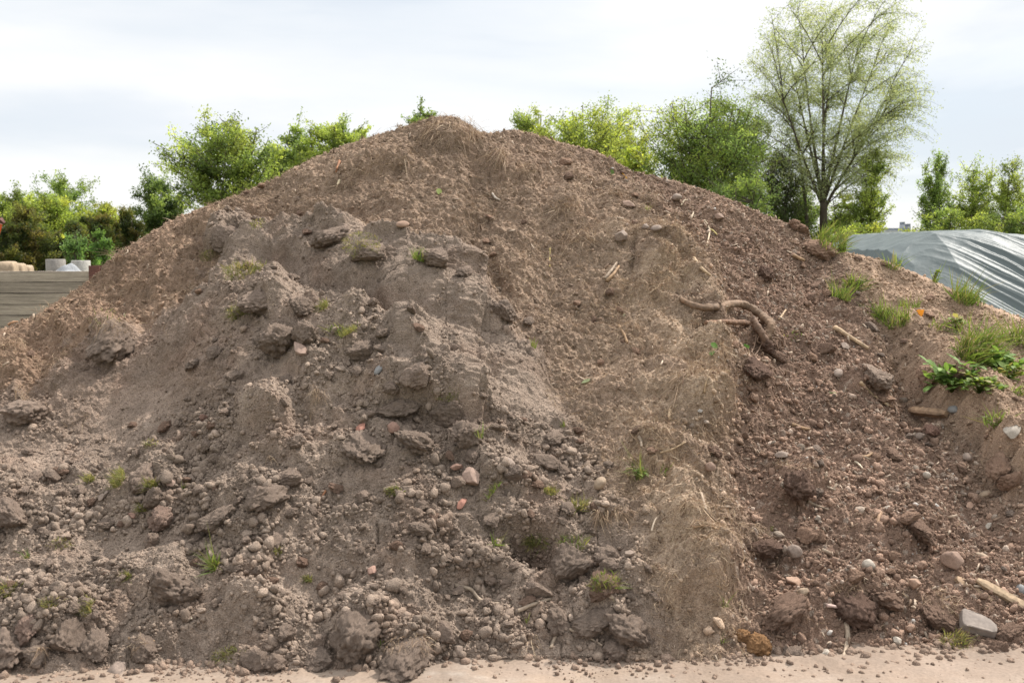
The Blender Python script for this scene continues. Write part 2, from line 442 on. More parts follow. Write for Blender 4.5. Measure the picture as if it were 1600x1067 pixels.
for L in [ # (u, v, ru, rv, height, turn, squareness) swells and troughs of the grey spill
    (600, 392, 75, 26, .10, 14, 3), (520, 368, 34, 20, .10, 10, 3), (600, 450, 80, 45, .07, 30, 2.5), (700, 490, 80, 40, .06, 32, 2.5), (720, 425, 50, 22, .06, 35, 3),
    (440, 432, 70, 26, -.10, 25, 2), (570, 505, 80, 18, -.10, 25, 2), (740, 548, 110, 20, -.07, 12, 2), (860, 600, 40, 40, -.05, 0, 2),
    (380, 400, 40, 26, .10, 0, 3), (345, 362, 30, 18, .09, 0, 3), (445, 515, 40, 38, .14, -20, 3), (575, 545, 34, 24, .08, 10, 3), (650, 578, 38, 26, .09, 30, 3),
    (545, 560, 110, 45, .08, 25, 2), (500, 620, 40, 50, .10, -20, 3), (430, 690, 36, 34, .14, -45, 3), (690, 640, 90, 34, .12, 15, 3), (645, 690, 44, 24, -.10, 10, 3), (640, 655, 45, 18, .08, 10, 3),
    (735, 672, 34, 26, .07, 40, 3), (830, 575, 50, 60, .05, 20, 2),
    (200, 620, 130, 80, -.09, -10, 2.5), (90, 700, 110, 50, -.05, 0, 2), (165, 515, 46, 24, .10, -10, 3), (105, 590, 50, 26, .06, 0, 3), (330, 520, 60, 40, .06, -30, 2.5), (300, 600, 60, 50, .05, -30, 2),
    (250, 745, 60, 34, .07, 60, 3), (20, 810, 60, 40, .08, 0, 3), (180, 860, 90, 40, -.05, -25, 2), (255, 905, 60, 36, .11, -20, 3), (345, 795, 50, 30, .07, 0, 3), (400, 830, 60, 30, .06, -25, 3),
    (700, 790, 120, 60, .04, 0, 2), (600, 770, 40, 50, -.03, 0, 2), (850, 850, 70, 40, .09, 10, 3), (815, 872, 44, 20, -.24, 15, 3), (780, 770, 50, 22, .07, 15, 3), (960, 960, 60, 40, .12, 10, 3), (890, 920, 60, 24, -.05, 0, 3),
    (565, 980, 46, 42, .12, 0, 3), (640, 1010, 50, 24, .10, -10, 3), (400, 960, 40, 34, .09, 0, 3), (470, 930, 70, 30, -.05, 0, 2), (740, 930, 80, 22, -.06, 8, 2.5), (110, 985, 46, 36, .10, -20, 3), (30, 1000, 46, 36, .10, 0, 3),
    (780, 990, 60, 26, .05, 0, 3), (300, 960, 60, 40, .04, 0, 2),
    # rooty slope
    (705, 205, 45, 22, .09, 10, 3), (770, 240, 30, 24, .06, 20, 3), (560, 262, 60, 22, .05, -25, 3), (480, 270, 60, 14, .03, -20, 2), (610, 262, 50, 12, .05, -14, 3), (880, 325, 34, 20, .07, 10, 3), (820, 262, 26, 16, .05, 0, 3), (900, 290, 30, 60, .03, 20, 2), (640, 340, 30, 18, .03, 0, 3),
    (870, 470, 60, 40, -.05, 10, 2), (960, 560, 60, 50, -.04, 0, 2), (1020, 440, 40, 26, .06, 20, 3), (1050, 505, 60, 26, -.04, 0, 2), (1000, 740, 46, 40, .10, 10, 3), (960, 800, 40, 34, .08, 0, 3), (1060, 850, 90, 40, .06, 0, 3), (1070, 930, 90, 36, .10, 0, 3), (985, 620, 50, 30, .05, 0, 3), (1100, 660, 34, 24, .06, 0, 3),
    (250, 420, 90, 26, .05, -30, 2), (200, 385, 40, 18, .05, -30, 3), (345, 335, 70, 16, .06, -14, 3), (90, 500, 70, 22, .06, -25, 3), (20, 560, 40, 40, .07, 0, 3), (190, 455, 50, 20, -.05, -25, 2),
    # pebbly slope
    (1240, 745, 40, 34, .10, 0, 3), (1180, 590, 40, 34, .07, 0, 3), (1190, 530, 34, 22, .06, 0, 3), (1150, 350, 60, 14, .05, 22, 2), (1250, 400, 70, 26, -.04, 30, 2), (1365, 582, 34, 22, .09, 0, 3), (1420, 590, 26, 60, -.10, -18, 3), (1300, 690, 80, 40, -.04, 20, 2), (1440, 815, 44, 26, .07, 0, 3), (1330, 930, 50, 30, .10, 0, 3), (1250, 960, 70, 34, .08, 0, 3), (1200, 985, 60, 26, .06, 0, 3), (1490, 870, 40, 26, .05, 0, 3), (1540, 790, 40, 60, -.08, -35, 3),
    (1545, 1010, 60, 24, .09, 0, 3), (1400, 960, 60, 26, .05, 0, 3), (1560, 900, 60, 30, .04, 0, 2), (1150, 970, 40, 26, -.05, 0, 2),
    # grassy bank
    (1270, 385, 26, 14, .05, 20, 3), (1340, 440, 40, 20, .04, 20, 2), (1480, 560, 40, 30, .05, 40, 3), (1530, 650, 40, 26, .05, 40, 3), (1560, 730, 40, 24, .06, 40, 3), (1397, 537, 7, 4.5, -.16, 5, 4)]:
    disp += lump(*L) * (1 - .5 * np.exp(-((S - 1) / .05) ** 2))

# smooth, sifted patches where finer soil has run
smooth = np.zeros(U.shape)
for L in [(220, 620, 120, 62, 1, -15), (80, 700, 110, 40, .9, -8), (420, 425, 80, 26, .9, 15), (620, 470, 110, 46, .8, 28), (770, 545, 70, 30, .8, 10), (840, 620, 60, 60, .8, 40), (200, 845, 100, 34, .7, -20), (430, 610, 60, 60, .6, -20), (590, 760, 40, 60, .6, 10), (350, 960, 60, 26, .6, 0), (470, 925, 60, 18, .7, 0), (255, 895, 40, 30, .6, -20), (1425, 590, 26, 60, 1, -18), (620, 830, 60, 20, .4, 0)]:
    smooth = np.maximum(smooth, lump(*L, 3))
rough = (1 - .80 * smooth)
clodz = wB * sstep(560, 820, V)                  # crumbly foot of the spill
disp *= sstep(-.02, .11, S)
amp_big = .035 * wA + .045 * wB + .035 * wC + .025 * wD
disp += damp * (amp_big * fbm(X * 2.2, Yg * 2.2, 3, 21) * (1 - .4 * smooth))
disp += damp * .020 * rough * fbm(X * 7, Yg * 7, 3, 31)
rid_f = 1 - np.abs(fbm(X * 5 + 3, Yg * 5, 3, 41)) * 1.6
disp += damp * rough * .022 * (wB * .9 + wA * .8 + wC * .6) * np.clip(rid_f, -1, 1)
c1, i1 = cells(X * 7.5 + .3 * perlin(X * 15, Yg * 15, 5), Yg * 7.5 + .3 * perlin(X * 15 + 9, Yg * 15, 6), 51, .55)
c2, i2 = cells(X * 15 + .35 * perlin(X * 30, Yg * 30, 5), Yg * 15 + .35 * perlin(X * 30 + 9, Yg * 30, 6), 61, .7)
c3, i3 = cells(X * 31 + .3 * perlin(X * 60, Yg * 60, 5), Yg * 31, 71, .8)
c4, i4 = cells(X * 62, Yg * 62, 81, .8)
q1 = .55 + .6 * np.abs(fbm(X * 22, Yg * 22, 3, 141)); q2 = .5 + .7 * np.abs(fbm(X * 45, Yg * 45, 2, 142))
patch = sstep(-.25, .5, fbm(X * 3.1, Yg * 3.1, 3, 241))
k1 = (.030 * clodz * patch + .010 * wB * (1 - clodz) + .008 * wC + .008 * wA + .006 * wD) * rough * q1
k2 = (.012 * clodz * (.3 + .7 * patch) + .012 * wB * (1 - clodz) + .010 * wC + .008 * wA + .010 * wD) * rough * q1
k3 = (.014 * clodz * (.3 + .7 * patch) + .010 * wB * (1 - clodz) + .013 * wC + .008 * wA + .012 * wD) * (.25 + .75 * rough) * q2
k4 = (.012 * wB + .012 * wC + .008 * wA + .010 * wD) * (.3 + .7 * rough) * q2
disp += damp * (k1 * c1 + k2 * c2 + k3 * c3 + k4 * c4)
billow = np.abs(fbm(X * 13, Yg * 13, 3, 143)); disp += damp * rough * (.020 * wB + .014 * wA + .014 * wC + .008 * wD) * (billow - .3)
disp += (.012 * wA + .0065 * wB * (.35 + .65 * rough) + .011 * wC + .008 * wD) * fbm(X * 34, Yg * 38, 3, 91, .62)
crk = np.abs(fbm(X * 4.5 + 2, Yg * 6, 3, 151)); disp -= damp * .022 * wB * np.exp(-(crk / .035) ** 2) * sstep(-.1, .4, fbm(X * 2.3, Yg * 2.3, 2, 152))
disp += wA * .014 * np.abs(fbm(X * 11, Yg * 19, 3, 95)) + wA * .006 * (1 - 2 * np.abs(fbm(X * 26 + Yg * 9, Yg * 17, 2, 96)))
disp *= sstep(-.05, .03, S)
disp -= sstep(1.0, 1.1, S) * 0
ND = N0 + np.array([0, 0, .35]); ND /= np.linalg.norm(ND, axis=-1)[..., None]
PH = P0 + ND * disp[..., None]
def smooth1(a, w):
    k = np.hanning(w); k /= k.sum(); return np.convolve(np.pad(a, w // 2, 'edge'), k, 'same')[w // 2:-(w // 2)]
usel = np.abs(np.gradient(us)) < 3
for _ in range(3):                                # keep the skyline where the heap's outline is, bumps aside
    pu_, pv_, pd_ = project(PH); kk = np.argmin(pv_[600:], 0) + 600; jj = np.arange(NC)
    err = np.interp(pu_[kk, jj], sil[:, 0], sil[:, 1]) - pv_[kk, jj]
    err = smooth1(np.where(usel, err, np.interp(us, us[usel], err[usel])), 31)
    PH[..., 2] -= (err * pd_[kk, jj] / FPX)[None] * np.where(S < 1, sstep(.25, 1, S), 1)
NH = grid_normals(PH)

# earth colours: greyish silt, red brown rooty soil, dark humus, dry pale bank
cA, cB, cC, cD = (np.array(c) for c in ((.278, .200, .144), (.245, .188, .147), (.208, .138, .101), (.35, .245, .172)))
cR = np.array((.46, .345, .245))
wR = np.exp(-(d / np.where(sd > 0, 60, 125)) ** 2) * sstep(.02, .2, al) * (wA + .6 * wC) * sstep(-.75, .3, fbm(X * 3.4 + 9, Yg * 3.4, 3, 103))        # dry matted rib
red = sstep(.1, .7, fbm(X * 3.3 + 5, Yg * 3.3, 3, 101)) * .5
red2 = np.maximum(lump(560, 600, 190, 70, .0), lump(330, 590, 60, 50, .6)) 
col = wA[..., None] * cA + wB[..., None] * cB + wC[..., None] * cC + wD[..., None] * cD
col = col * (1 - .7 * wR[..., None]) + cR * .7 * wR[..., None]
bro = (wB * np.clip(red * .6 + red2 * .6 + sstep(420, 60, U) * sstep(760, 520, V) * .45, 0, .8))[..., None]
col = col * (1 - bro) + np.array((.235, .155, .112)) * bro
lo = (wA * sstep(500, 150, U) * .5)[..., None]
col = col * (1 - lo) + np.array((.265, .168, .112)) * lo
hum = (wA * sstep(330, 230, V) * sstep(700, 900, U) * .25)[..., None]
col = col * (1 - hum) + np.array((.20, .125, .092)) * hum
vary = 1 + .16 * fbm(X * 1.7, Yg * 1.7, 4, 111) + .10 * (i2 - .5) * (c2 > 0) + .16 * (i3 - .5) * (c3 > 0) + .18 * (i4 - .5) * (c4 > 0)
pale = (wC * ((i4 > .95) & (c4 > .25)) * .6 + (wC + .4 * wB) * ((i3 > .975) & (c3 > .3)) * .4)[..., None]
col = np.clip(col * vary[..., None], .01, 1) * (1 - pale) + np.array((.40, .33, .27)) * pale
zone = np.argmax(np.stack([wA, wB, wC, wD], -1), -1)

heap = thing('soil_heap', 'huge dumped heap of brown and grey soil filling the view', 'soil heap', (0, 4.6, 0))
Pw = PH.reshape(-1, 3); Nw = NH.reshape(-1, 3); Cw = col.reshape(-1, 3)
idx = np.arange(NR * NC).reshape(NR, NC)
Q = np.stack([idx[:-1, :-1], idx[:-1, 1:], idx[1:, 1:], idx[1:, :-1]], -1).reshape(-1, 4)
zq = zone[:-1, :-1].reshape(-1)
for z, (nm, lb) in enumerate([('rooty_slope', 'reddish brown soil matted with dead roots'), ('spilled_soil', 'grey crumbly soil spilled over the front'), ('pebbly_slope', 'dark brown soil full of pebbles and chips'), ('grassy_bank', 'pale dry soil bank with grass on it')]):
    q = Q[zq == z]
    used, inv = np.unique(q, return_inverse=True)
    me = make_mesh(nm, Pw[used] - (0, 4.6, 0), inv.reshape(-1, 4), Cw[used], True, Nw[used])
    o = link(nm, me, M_SOIL, heap); o['label'] = lb

# picking buffer: which heap vertex is seen at a pixel
pu, pv, pd = project(Pw)
BW, BH = 1900, 1200
ok = (pu > -140) & (pu < 1740) & (pv > 0) & (pv < 1150) & (S.reshape(-1) <= 1.02)
order = np.where(ok)[0]; order = order[np.argsort(-pd[order])]
buf = np.full((BH // 2, BW // 2), -1, np.int64)
buf[(pv[order] // 2).astype(int), ((pu[order] + 150) // 2).astype(int)] = order

def pick(u, v):
    i, j = int(v // 2), int((u + 150) // 2)
    for r in range(0, 30):
        w = buf[max(i - r, 0):i + r + 1, max(j - r, 0):j + r + 1]; w = w[w >= 0]
        if len(w): 
            k = w[np.argmin((pu[w] - u) ** 2 + (pv[w] - v) ** 2)]
            return Pw[k].copy(), Nw[k].copy(), pd[k], Cw[k].copy()
    raise ValueError((u, v))

# ------------------------------------------------------------------ the ground
def ground_mat():
    m, n, l, b = new_mat('sandy_ground')
    a = n.new('ShaderNodeAttribute'); a.attribute_name = 'pigment'
    n1 = noise_node(n, l, 2.2, 6, .6); n2 = noise_node(n, l, 70, 4, .65)
    f = mul(n, l, remap(n, l, n1.outputs['Fac'], .3, .7, .8, 1.16), remap(n, l, n2.outputs['Fac'], .3, .7, .85, 1.15))
    l.new(tint(n, l, a.outputs['Color'], f), b.inputs['Base Color']); b.inputs['Roughness'].default_value = .95; b.inputs['Specular IOR Level'].default_value = .15
    bp = n.new('ShaderNodeBump'); bp.inputs['Strength'].default_value = .4; bp.inputs['Distance'].default_value = .005
    l.new(n2.outputs['Fac'], bp.inputs['Height']); l.new(bp.outputs[0], b.inputs['Normal']); return m
M_GROUND = ground_mat()
gx = np.linspace(-5, 5, 700); gy = np.linspace(2.2, 5.2, 260)
GX, GY = np.meshgrid(gx, gy)
gz = .010 * fbm(GX * 1.3, GY * 2.2, 4, 201) + .004 * fbm(GX * 9, GY * 9, 3, 205)
gc, gi = cells(GX * 26, GY * 26, 211, .35); gz = gz + .006 * gc * sstep(-.2, .5, fbm(GX * 2, GY * 2, 2, 215))
edge = np.minimum(np.minimum(GX + 5, 5 - GX), np.minimum(GY - 2.2, 5.2 - GY))
gz = (gz + .012) * sstep(0, .4, edge) + .003
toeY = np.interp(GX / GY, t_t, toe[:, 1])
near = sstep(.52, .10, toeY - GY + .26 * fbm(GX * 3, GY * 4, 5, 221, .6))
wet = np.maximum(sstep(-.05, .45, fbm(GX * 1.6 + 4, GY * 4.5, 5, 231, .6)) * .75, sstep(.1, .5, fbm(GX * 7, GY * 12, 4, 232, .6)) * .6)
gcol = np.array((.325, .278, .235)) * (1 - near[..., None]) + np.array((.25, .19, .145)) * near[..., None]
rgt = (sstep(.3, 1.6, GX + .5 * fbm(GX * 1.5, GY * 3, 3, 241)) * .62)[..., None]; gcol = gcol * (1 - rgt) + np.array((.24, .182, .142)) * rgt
gcol = gcol * (1 - wet[..., None]) + np.array((.245, .19, .15)) * wet[..., None]
gid = np.arange(GX.size).reshape(GX.shape)
gq = np.stack([gid[:-1, :-1], gid[:-1, 1:], gid[1:, 1:], gid[1:, :-1]], -1).reshape(-1, 4)
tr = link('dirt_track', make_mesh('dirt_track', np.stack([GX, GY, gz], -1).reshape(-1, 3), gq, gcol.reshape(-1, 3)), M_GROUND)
tag(tr, 'pale sandy track at the foot of the heap', 'track', kind='structure')
gv = np.array([[-900, -60, 0], [900, -60, 0], [900, 1500, 0], [-900, 1500, 0]], float)
g = link('ground', make_mesh('ground', gv, np.array([[0, 1, 2, 3]]), np.array((.13, .14, .06))), M_GROUND)
tag(g, 'flat ground of the yard reaching the horizon', 'ground', kind='structure')

# ------------------------------------------------------------------ crumbs, pebbles, chips, fibres (uncountable)
def lumpy(sub, seed, a1=.28, a2=.16, a3=.05, knob=.0, flat=(1, 1, 1)):
    Vv, F = ico(sub); n = Vv.copy()
    r = 1 + a1 * noise3(n, 1.1, seed) + a2 * noise3(n, 2.3, seed + 1) + a3 * noise3(n, 5, seed + 2)
    if knob: r = r + knob * (.55 - cells3(n, 2.6, seed + 3)) + knob * .5 * (.55 - cells3(n, 6.0, seed + 5)) + knob * .28 * (.5 - cells3(n, 12.0, seed + 7))
    return Vv * r[:, None] * flat, F

def rand_rot(n):
    q = rng.normal(size=(n, 4)); q /= np.linalg.norm(q, axis=1)[:, None]
    w, x, y, z = q.T
    return np.stack([1 - 2 * (y * y + z * z), 2 * (x * y - z * w), 2 * (x * z + y * w), 2 * (x * y + z * w), 1 - 2 * (x * x + z * z), 2 * (y * z - x * w),
                     2 * (x * z - y * w), 2 * (y * z + x * w), 1 - 2 * (x * x + y * y)], 1).reshape(-1, 3, 3)

def scatter(name, variants, pos, scale, pig, mat, label, cat, rot=None):
    n = len(pos); which = rng.integers(0, len(variants), n); rot = rand_rot(n) if rot is None else rot
    Vs, Fs, Cs, off = [], [], [], 0
    for k, (Vv, F) in enumerate(variants):
        m = np.where(which == k)[0]
        if not len(m): continue
        W = np.einsum('nij,nvj->nvi', rot[m], Vv[None] * scale[m][:, None, :]) + pos[m][:, None]
        Vs.append(W.reshape(-1, 3)); Fs.append((F[None] + off + (np.arange(len(m)) * len(Vv))[:, None, None]).reshape(-1, F.shape[1]))
        Cs.append(np.repeat(pig[m], len(Vv), 0)); off += len(m) * len(Vv)
    o = link(name, make_mesh(name, np.concatenate(Vs), np.concatenate(Fs), np.concatenate(Cs)), mat)
    return tag(o, label, cat, kind='stuff')

inview = ((U > -200) & (U < 1800) & (S > -.01) & (S < 1.04)).reshape(-1)
area = (np.linalg.norm(np.cross(np.gradient(P0, axis=0), np.gradient(P0, axis=1)), axis=-1)).reshape(-1)

def sample(weight, n):
    w = np.clip(weight.reshape(-1), 0, None) * inview * area; w = w / w.sum()
    return rng.choice(len(w), size=n, p=w)

def plaw(n, a, b, p=2.6):
    u = rng.random(n); return (a ** (1 - p) + u * (b ** (1 - p) - a ** (1 - p))) ** (1 / (1 - p))

def crumb(sub, seed):
    Vv, F = ico(sub); g_ = np.random.default_rng(seed)
    Vv = Vv * (1 + .35 * noise3(Vv, 1.3, seed) + .25 * noise3(Vv, 2.9, seed + 9))[:, None]
    for _ in range(6):
        nn = g_.normal(size=3); nn /= np.linalg.norm(nn); dd = Vv @ nn
        Vv = Vv - np.clip(dd - g_.uniform(.45, .8), 0, None)[:, None] * nn * .85
    return Vv * g_.uniform(.7, 1.2, 3), F
small = [crumb(1, 300 + k) for k in range(12)]
mid = [crumb(2, 320 + k) for k in range(8)] + [lumpy(3, 340 + k, .3, .2, .1, .35, (1, .85, .75)) for k in range(4)]
wcr = wB * (.25 + 1.5 * clodz) * rough ** 2 * (.15 + patch)
def crumbs(name, w, n, a, b, p, variants, base_mul, label, cat, sink=.4, mat=M_CLOD, colf=None, flat=(.75, 1.25)):
    k = sample(w, n); r = plaw(n, a, b, p)
    scl = r[:, None] * rng.uniform(*flat, size=(n, 3))
    pos = Pw[k] + Nw[k] * (r * (1 - sink) * .55)[:, None]
    pg = Cw[k] * rng.uniform(base_mul[0] * .95, base_mul[1] * .92, size=(n, 1)) if colf is None else colf(k, n)
    return scatter(name, variants, pos, scl, pg, mat, label, cat)
crumbs('soil_crumbs', wcr, 34000, .0035, .014, 2.5, small, (.8, 1.35), 'fine grey crumbs strewn over the spilled soil', 'soil crumbs')
crumbs('soil_crumbs', wcr * (.2 + clodz) * patch, 2000, .013, .028, 3.0, mid[:8], (.85, 1.35), 'coarse grey crumbs on the lower left slope', 'soil crumbs')
def cobble_col(k, n):
    t = rng.random((n, 1)); c = Cw[k] * rng.uniform(.8, 1.7, (n, 1))
    c = np.where(t > .93, np.array((.30, .24, .19)) * rng.uniform(.6, 1.2, (n, 1)), c)
    return np.where(t > .993, np.array((.48, .44, .40)), c)
crumbs('pebbles', wC * (.35 + patch), 15000, .004, .015, 2.5, small, None, 'small pebbles and crumbs in the dark soil', 'pebbles', colf=cobble_col)
crumbs('pebbles', wC * (.3 + patch) * sstep(420, 760, V), 700, .013, .026, 3.0, mid, None, 'larger pebbles low on the dark slope', 'pebbles', colf=cobble_col)
crumbs('soil_crumbs', wD + .35 * wA, 12000, .0045, .014, 2.6, small, (.85, 1.3), 'dry brown crumbs on the rooty slope and bank', 'soil crumbs')
crumbs('soil_crumbs', wB + .3 * wA + wA * sstep(930, 1000, V) * 3, 16000, .0022, .006, 2.2, small[:6], (.8, 1.35), 'fine grit lying all over the grey slope', 'soil crumbs')
# crumbs rolled out on the track
n = 13000; ux = rng.uniform(-2.6, 2.6, n); dy = rng.exponential(.10, n)
ty = np.interp(ux / 3.85, t_t, toe[:, 1]); keep = rng.random(n) < np.interp(ux, (-2.6, -1, 0, .3, 1.2, 2.6), (1, .9, .5, .9, .9, 1))
ux, yy = ux[keep], (ty - dy + .06)[keep]; r = plaw(len(ux), .002, .02, 2.35) * np.clip(1.25 - (ty[keep] - yy) * 2.2, .45, 1.25)
scatter('soil_crumbs', small, np.stack([ux, yy, r * .4 + .010], 1), r[:, None] * rng.uniform(.75, 1.25, (len(ux), 3)),
        np.array((.24, .172, .13)) * rng.uniform(.75, 1.3, (len(ux), 1)), M_CLOD, 'crumbs of soil rolled out onto the sandy track', 'soil crumbs')
# wood chips
chip, chf = box(0, 0, 0, 2, .5, .22)
crumbs('wood_chips', wC + .15 * wA, 3200, .008, .024, 2.4, [(chip, chf)], None, 'pale wood chips scattered in the dark soil', 'wood chips', sink=.1, mat=M_WOOD,
       colf=lambda k, n: np.where(rng.random((n, 1)) > .6, np.array((.36, .28, .21)), np.array((.19, .13, .09))) * rng.uniform(.7, 1.2, (n, 1)))

def fibres(pos, nrm, length, width, cols, lift=.3, arch=.35, hang=.0, nseg=4, bias=None):
    """thin curling ribbons lying on a surface"""
    n = len(pos)
    t = rng.normal(size=(n, 3)); t[:, 2] -= hang
    if bias is not None: t += bias
    t -= (t * nrm).sum(1)[:, None] * nrm; t /= np.linalg.norm(t, axis=1)[:, None] + 1e-9
    sdv = np.cross(nrm, t); curl = rng.normal(scale=.75, size=n)
    k = np.linspace(0, 1, nseg + 1)
    L = length[:, None]
    c = pos[:, None] + t[:, None] * (L * k)[..., None] + sdv[:, None] * (L * curl[:, None] * (k ** 2) * .7)[..., None] \
        + nrm[:, None] * (L * (lift * rng.uniform(.1, 1, (n, 1)) * k + arch * rng.uniform(0, 1, (n, 1)) * np.sin(k * math.pi)))[..., None]
    c[..., 2] -= L * hang * .35 * k ** 2
    a = rng.uniform(0, math.pi, n)[:, None]
    wv = sdv * np.cos(a) + nrm * np.sin(a)
    w = (width[:, None] * np.array([1, 1, .9, .7, .25] if nseg == 4 else np.linspace(1, .3, nseg + 1)))[..., None]
    Vv = np.stack([c - wv[:, None] * w, c + wv[:, None] * w], 2).reshape(-1, 3)
    b = (np.arange(n) * (nseg + 1) * 2)[:, None] + np.arange(nseg)[None] * 2
    F = np.stack([b, b + 1, b + 3, b + 2], -1).reshape(-1, 4)
    return Vv, F, np.repeat(cols, (nseg + 1) * 2, 0)

straw = np.array([(.40, .29, .19), (.30, .21, .135), (.48, .37, .25), (.23, .15, .10), (.35, .25, .16)])
def fibre_stuff(w, n, l0, l1, label, dark=1.0):
    k = sample(w, n)
    Vv, F, C = fibres(Pw[k], Nw[k], rng.uniform(l0, l1, n), rng.uniform(.0006, .0010, n) * np.where(rng.random(n) > .9, 2.2, 1), straw[rng.integers(0, 5, n)] * rng.uniform(.6, 1.15, (n, 1)) * dark, .2, .3, .0)
    tag(link('dead_roots', make_mesh('dead_roots', Vv, F, C), M_FIBRE), label, 'dead roots', kind='stuff')
fpatch = sstep(-.1, .55, fbm(X * 2.6 + 7, Yg * 2.6, 3, 251))
fibre_stuff(wA * (.2 + fpatch) * (1 - .5 * sstep(420, 200, U)), 34000, .012, .045, 'short dead rootlets matted over the rooty slope', .85)
fibre_stuff(wR * (.15 + fpatch) + .03 * wA, 22000, .010, .05, 'dry straw coloured roots on the rib of the heap', 1.2)
fibre_stuff(wC + .25 * wB * (1 - clodz), 5000, .012, .05, 'few thin roots poking from the dark and grey soil', .9)

# ------------------------------------------------------------------ clods, stones, bricks: one object each
def clod(seed, chips, knob, sub=5):
    """an earth clod: a ball with broken faces, cracks and crumbs stuck to it"""
    Vv, F = ico(sub); g_ = np.random.default_rng(seed); n0 = Vv.copy()
    Vv = Vv * (1 + .30 * noise3(n0, 1.2, seed) + .16 * noise3(n0, 2.6, seed + 1))[:, None]
    for _ in range(chips):
        nn = g_.normal(size=3); nn /= np.linalg.norm(nn); dd = Vv @ nn
        Vv = Vv - np.clip(dd - g_.uniform(.5, .8), 0, None)[:, None] * nn * .8
    cr = np.abs(noise3(n0, 2.2, seed + 3)); r = -.10 * np.exp(-(cr / .05) ** 2)
    r = r + knob * (.9 * (.5 - cells3(n0, 3.2, seed + 4)) + .55 * (.5 - cells3(n0, 7.5, seed + 5)) + .34 * (.5 - cells3(n0, 16, seed + 6))) + .045 * noise3(n0, 9, seed + 7) + .05 * noise3(n0, 20, seed + 8)
    return Vv * (1 + r)[:, None] * (1, .88, .78), F
clod_me = [make_mesh('soil_clod', *clod(400 + k, 4, .30), None) for k in range(9)]
smooth_me = [make_mesh('soil_clod', *clod(430 + k, 7, .20), None) for k in range(5)]
def rock(seed, ax):
    Vv, F = ico(4); g = np.random.default_rng(seed)
    for _ in range(13):                              # planes chip flat faces off a ball
        nn = g.normal(size=3); nn /= np.linalg.norm(nn); c = g.uniform(.55, .85)
        dd = Vv @ nn; Vv = Vv - np.clip(dd - c, 0, None)[:, None] * nn * .92
    r = 1 + .05 * noise3(Vv, 4, seed) + .02 * noise3(Vv, 11, seed + 1)
    return Vv * r[:, None] * ax, F
rock_me = [make_mesh('stone', *rock(450 + k, ax)) for k, ax in enumerate([(1, .8, .6), (1, .9, .75), (1, .7, .55), (1, .85, .5), (1, .8, .7)])]
pebble_me = [make_mesh('stone', *lumpy(4, 470 + k, .12, .04, .015, 0, ax)) for k, ax in enumerate([(1, .9, .75), (1, .75, .6), (1, .95, .9)])]
POOL = {'clod': clod_me, 'smooth': smooth_me, 'rock': rock_me, 'pebble': pebble_me}
tinted = {}
TONES = {'grey': (.24, .182, .143), 'pale': (.275, .207, .163), 'dark': (.150, .096, .072), 'brown': (.215, .142, .104), 'red': (.27, .165, .125), 'brick': (.30, .145, .105), 'pink': (.285, .198, .155),
         'orange': (.33, .185, .09), 'stone': (.225, .172, .138), 'white': (.33, .285, .235), 'tan': (.29, .215, .15), 'blue': (.20, .195, .19), 'dry': (.30, .195, .138)}

def toned(kind, i, tone):
    key = (kind, i % len(POOL[kind]), tone)
    if key not in tinted:
        me = POOL[kind][key[1]].copy(); n = len(me.vertices)
        a = me.color_attributes.new('pigment', 'FLOAT_COLOR', 'POINT')
        co = np.empty(n * 3, np.float32); me.vertices.foreach_get('co', co); co = co.reshape(-1, 3)
        m = 1 + .16 * noise3(co.astype(float), 2.2, 7 * i + 3) + .16 * noise3(co.astype(float), 9, i)
        c = np.ones((n, 4), np.float32); c[:, :3] = np.array(TONES[tone])[None] * m[:, None]
        a.data.foreach_set('color', c.ravel())
        me.materials.append(M_CLOD if kind in ('clod', 'smooth') else M_STONE)
        tinted[key] = me
    return tinted[key]

LAND = []                                            # landmarks for telling the small clods apart
def put(name, kind, tone, u, v, rpx, label, cat, i=0, sx=1, sz=1, group=None, sink=.3, short=None, turn=None, upright=False):
    p, nrm, dpt, _ = pick(u, v + rpx * .55)
    r = rpx * dpt / FPX
    up = Vector(nrm * .6 + np.array((0, 0, .6))).normalized() if not upright else Vector((0, 0, 1))
    o = link(name, toned(kind, i, tone))
    o.location = Vector(p) + up * (r * sz * (.75 - sink))
    q = up.to_track_quat('Z', 'Y').to_matrix().to_4x4()
    o.rotation_euler = (q @ Matrix.Rotation(rng.uniform(0, 6.28) if turn is None else R(turn), 4, 'Z')).to_euler()
    r = r * (.93 if kind == 'clod' else 1); o.scale = (r * 1.08 * sx, r * 1.08 * sx ** .3, r * 1.08 * sz)
    tag(o, label, cat, group)
    if short: LAND.append((u, v, short))
    return o

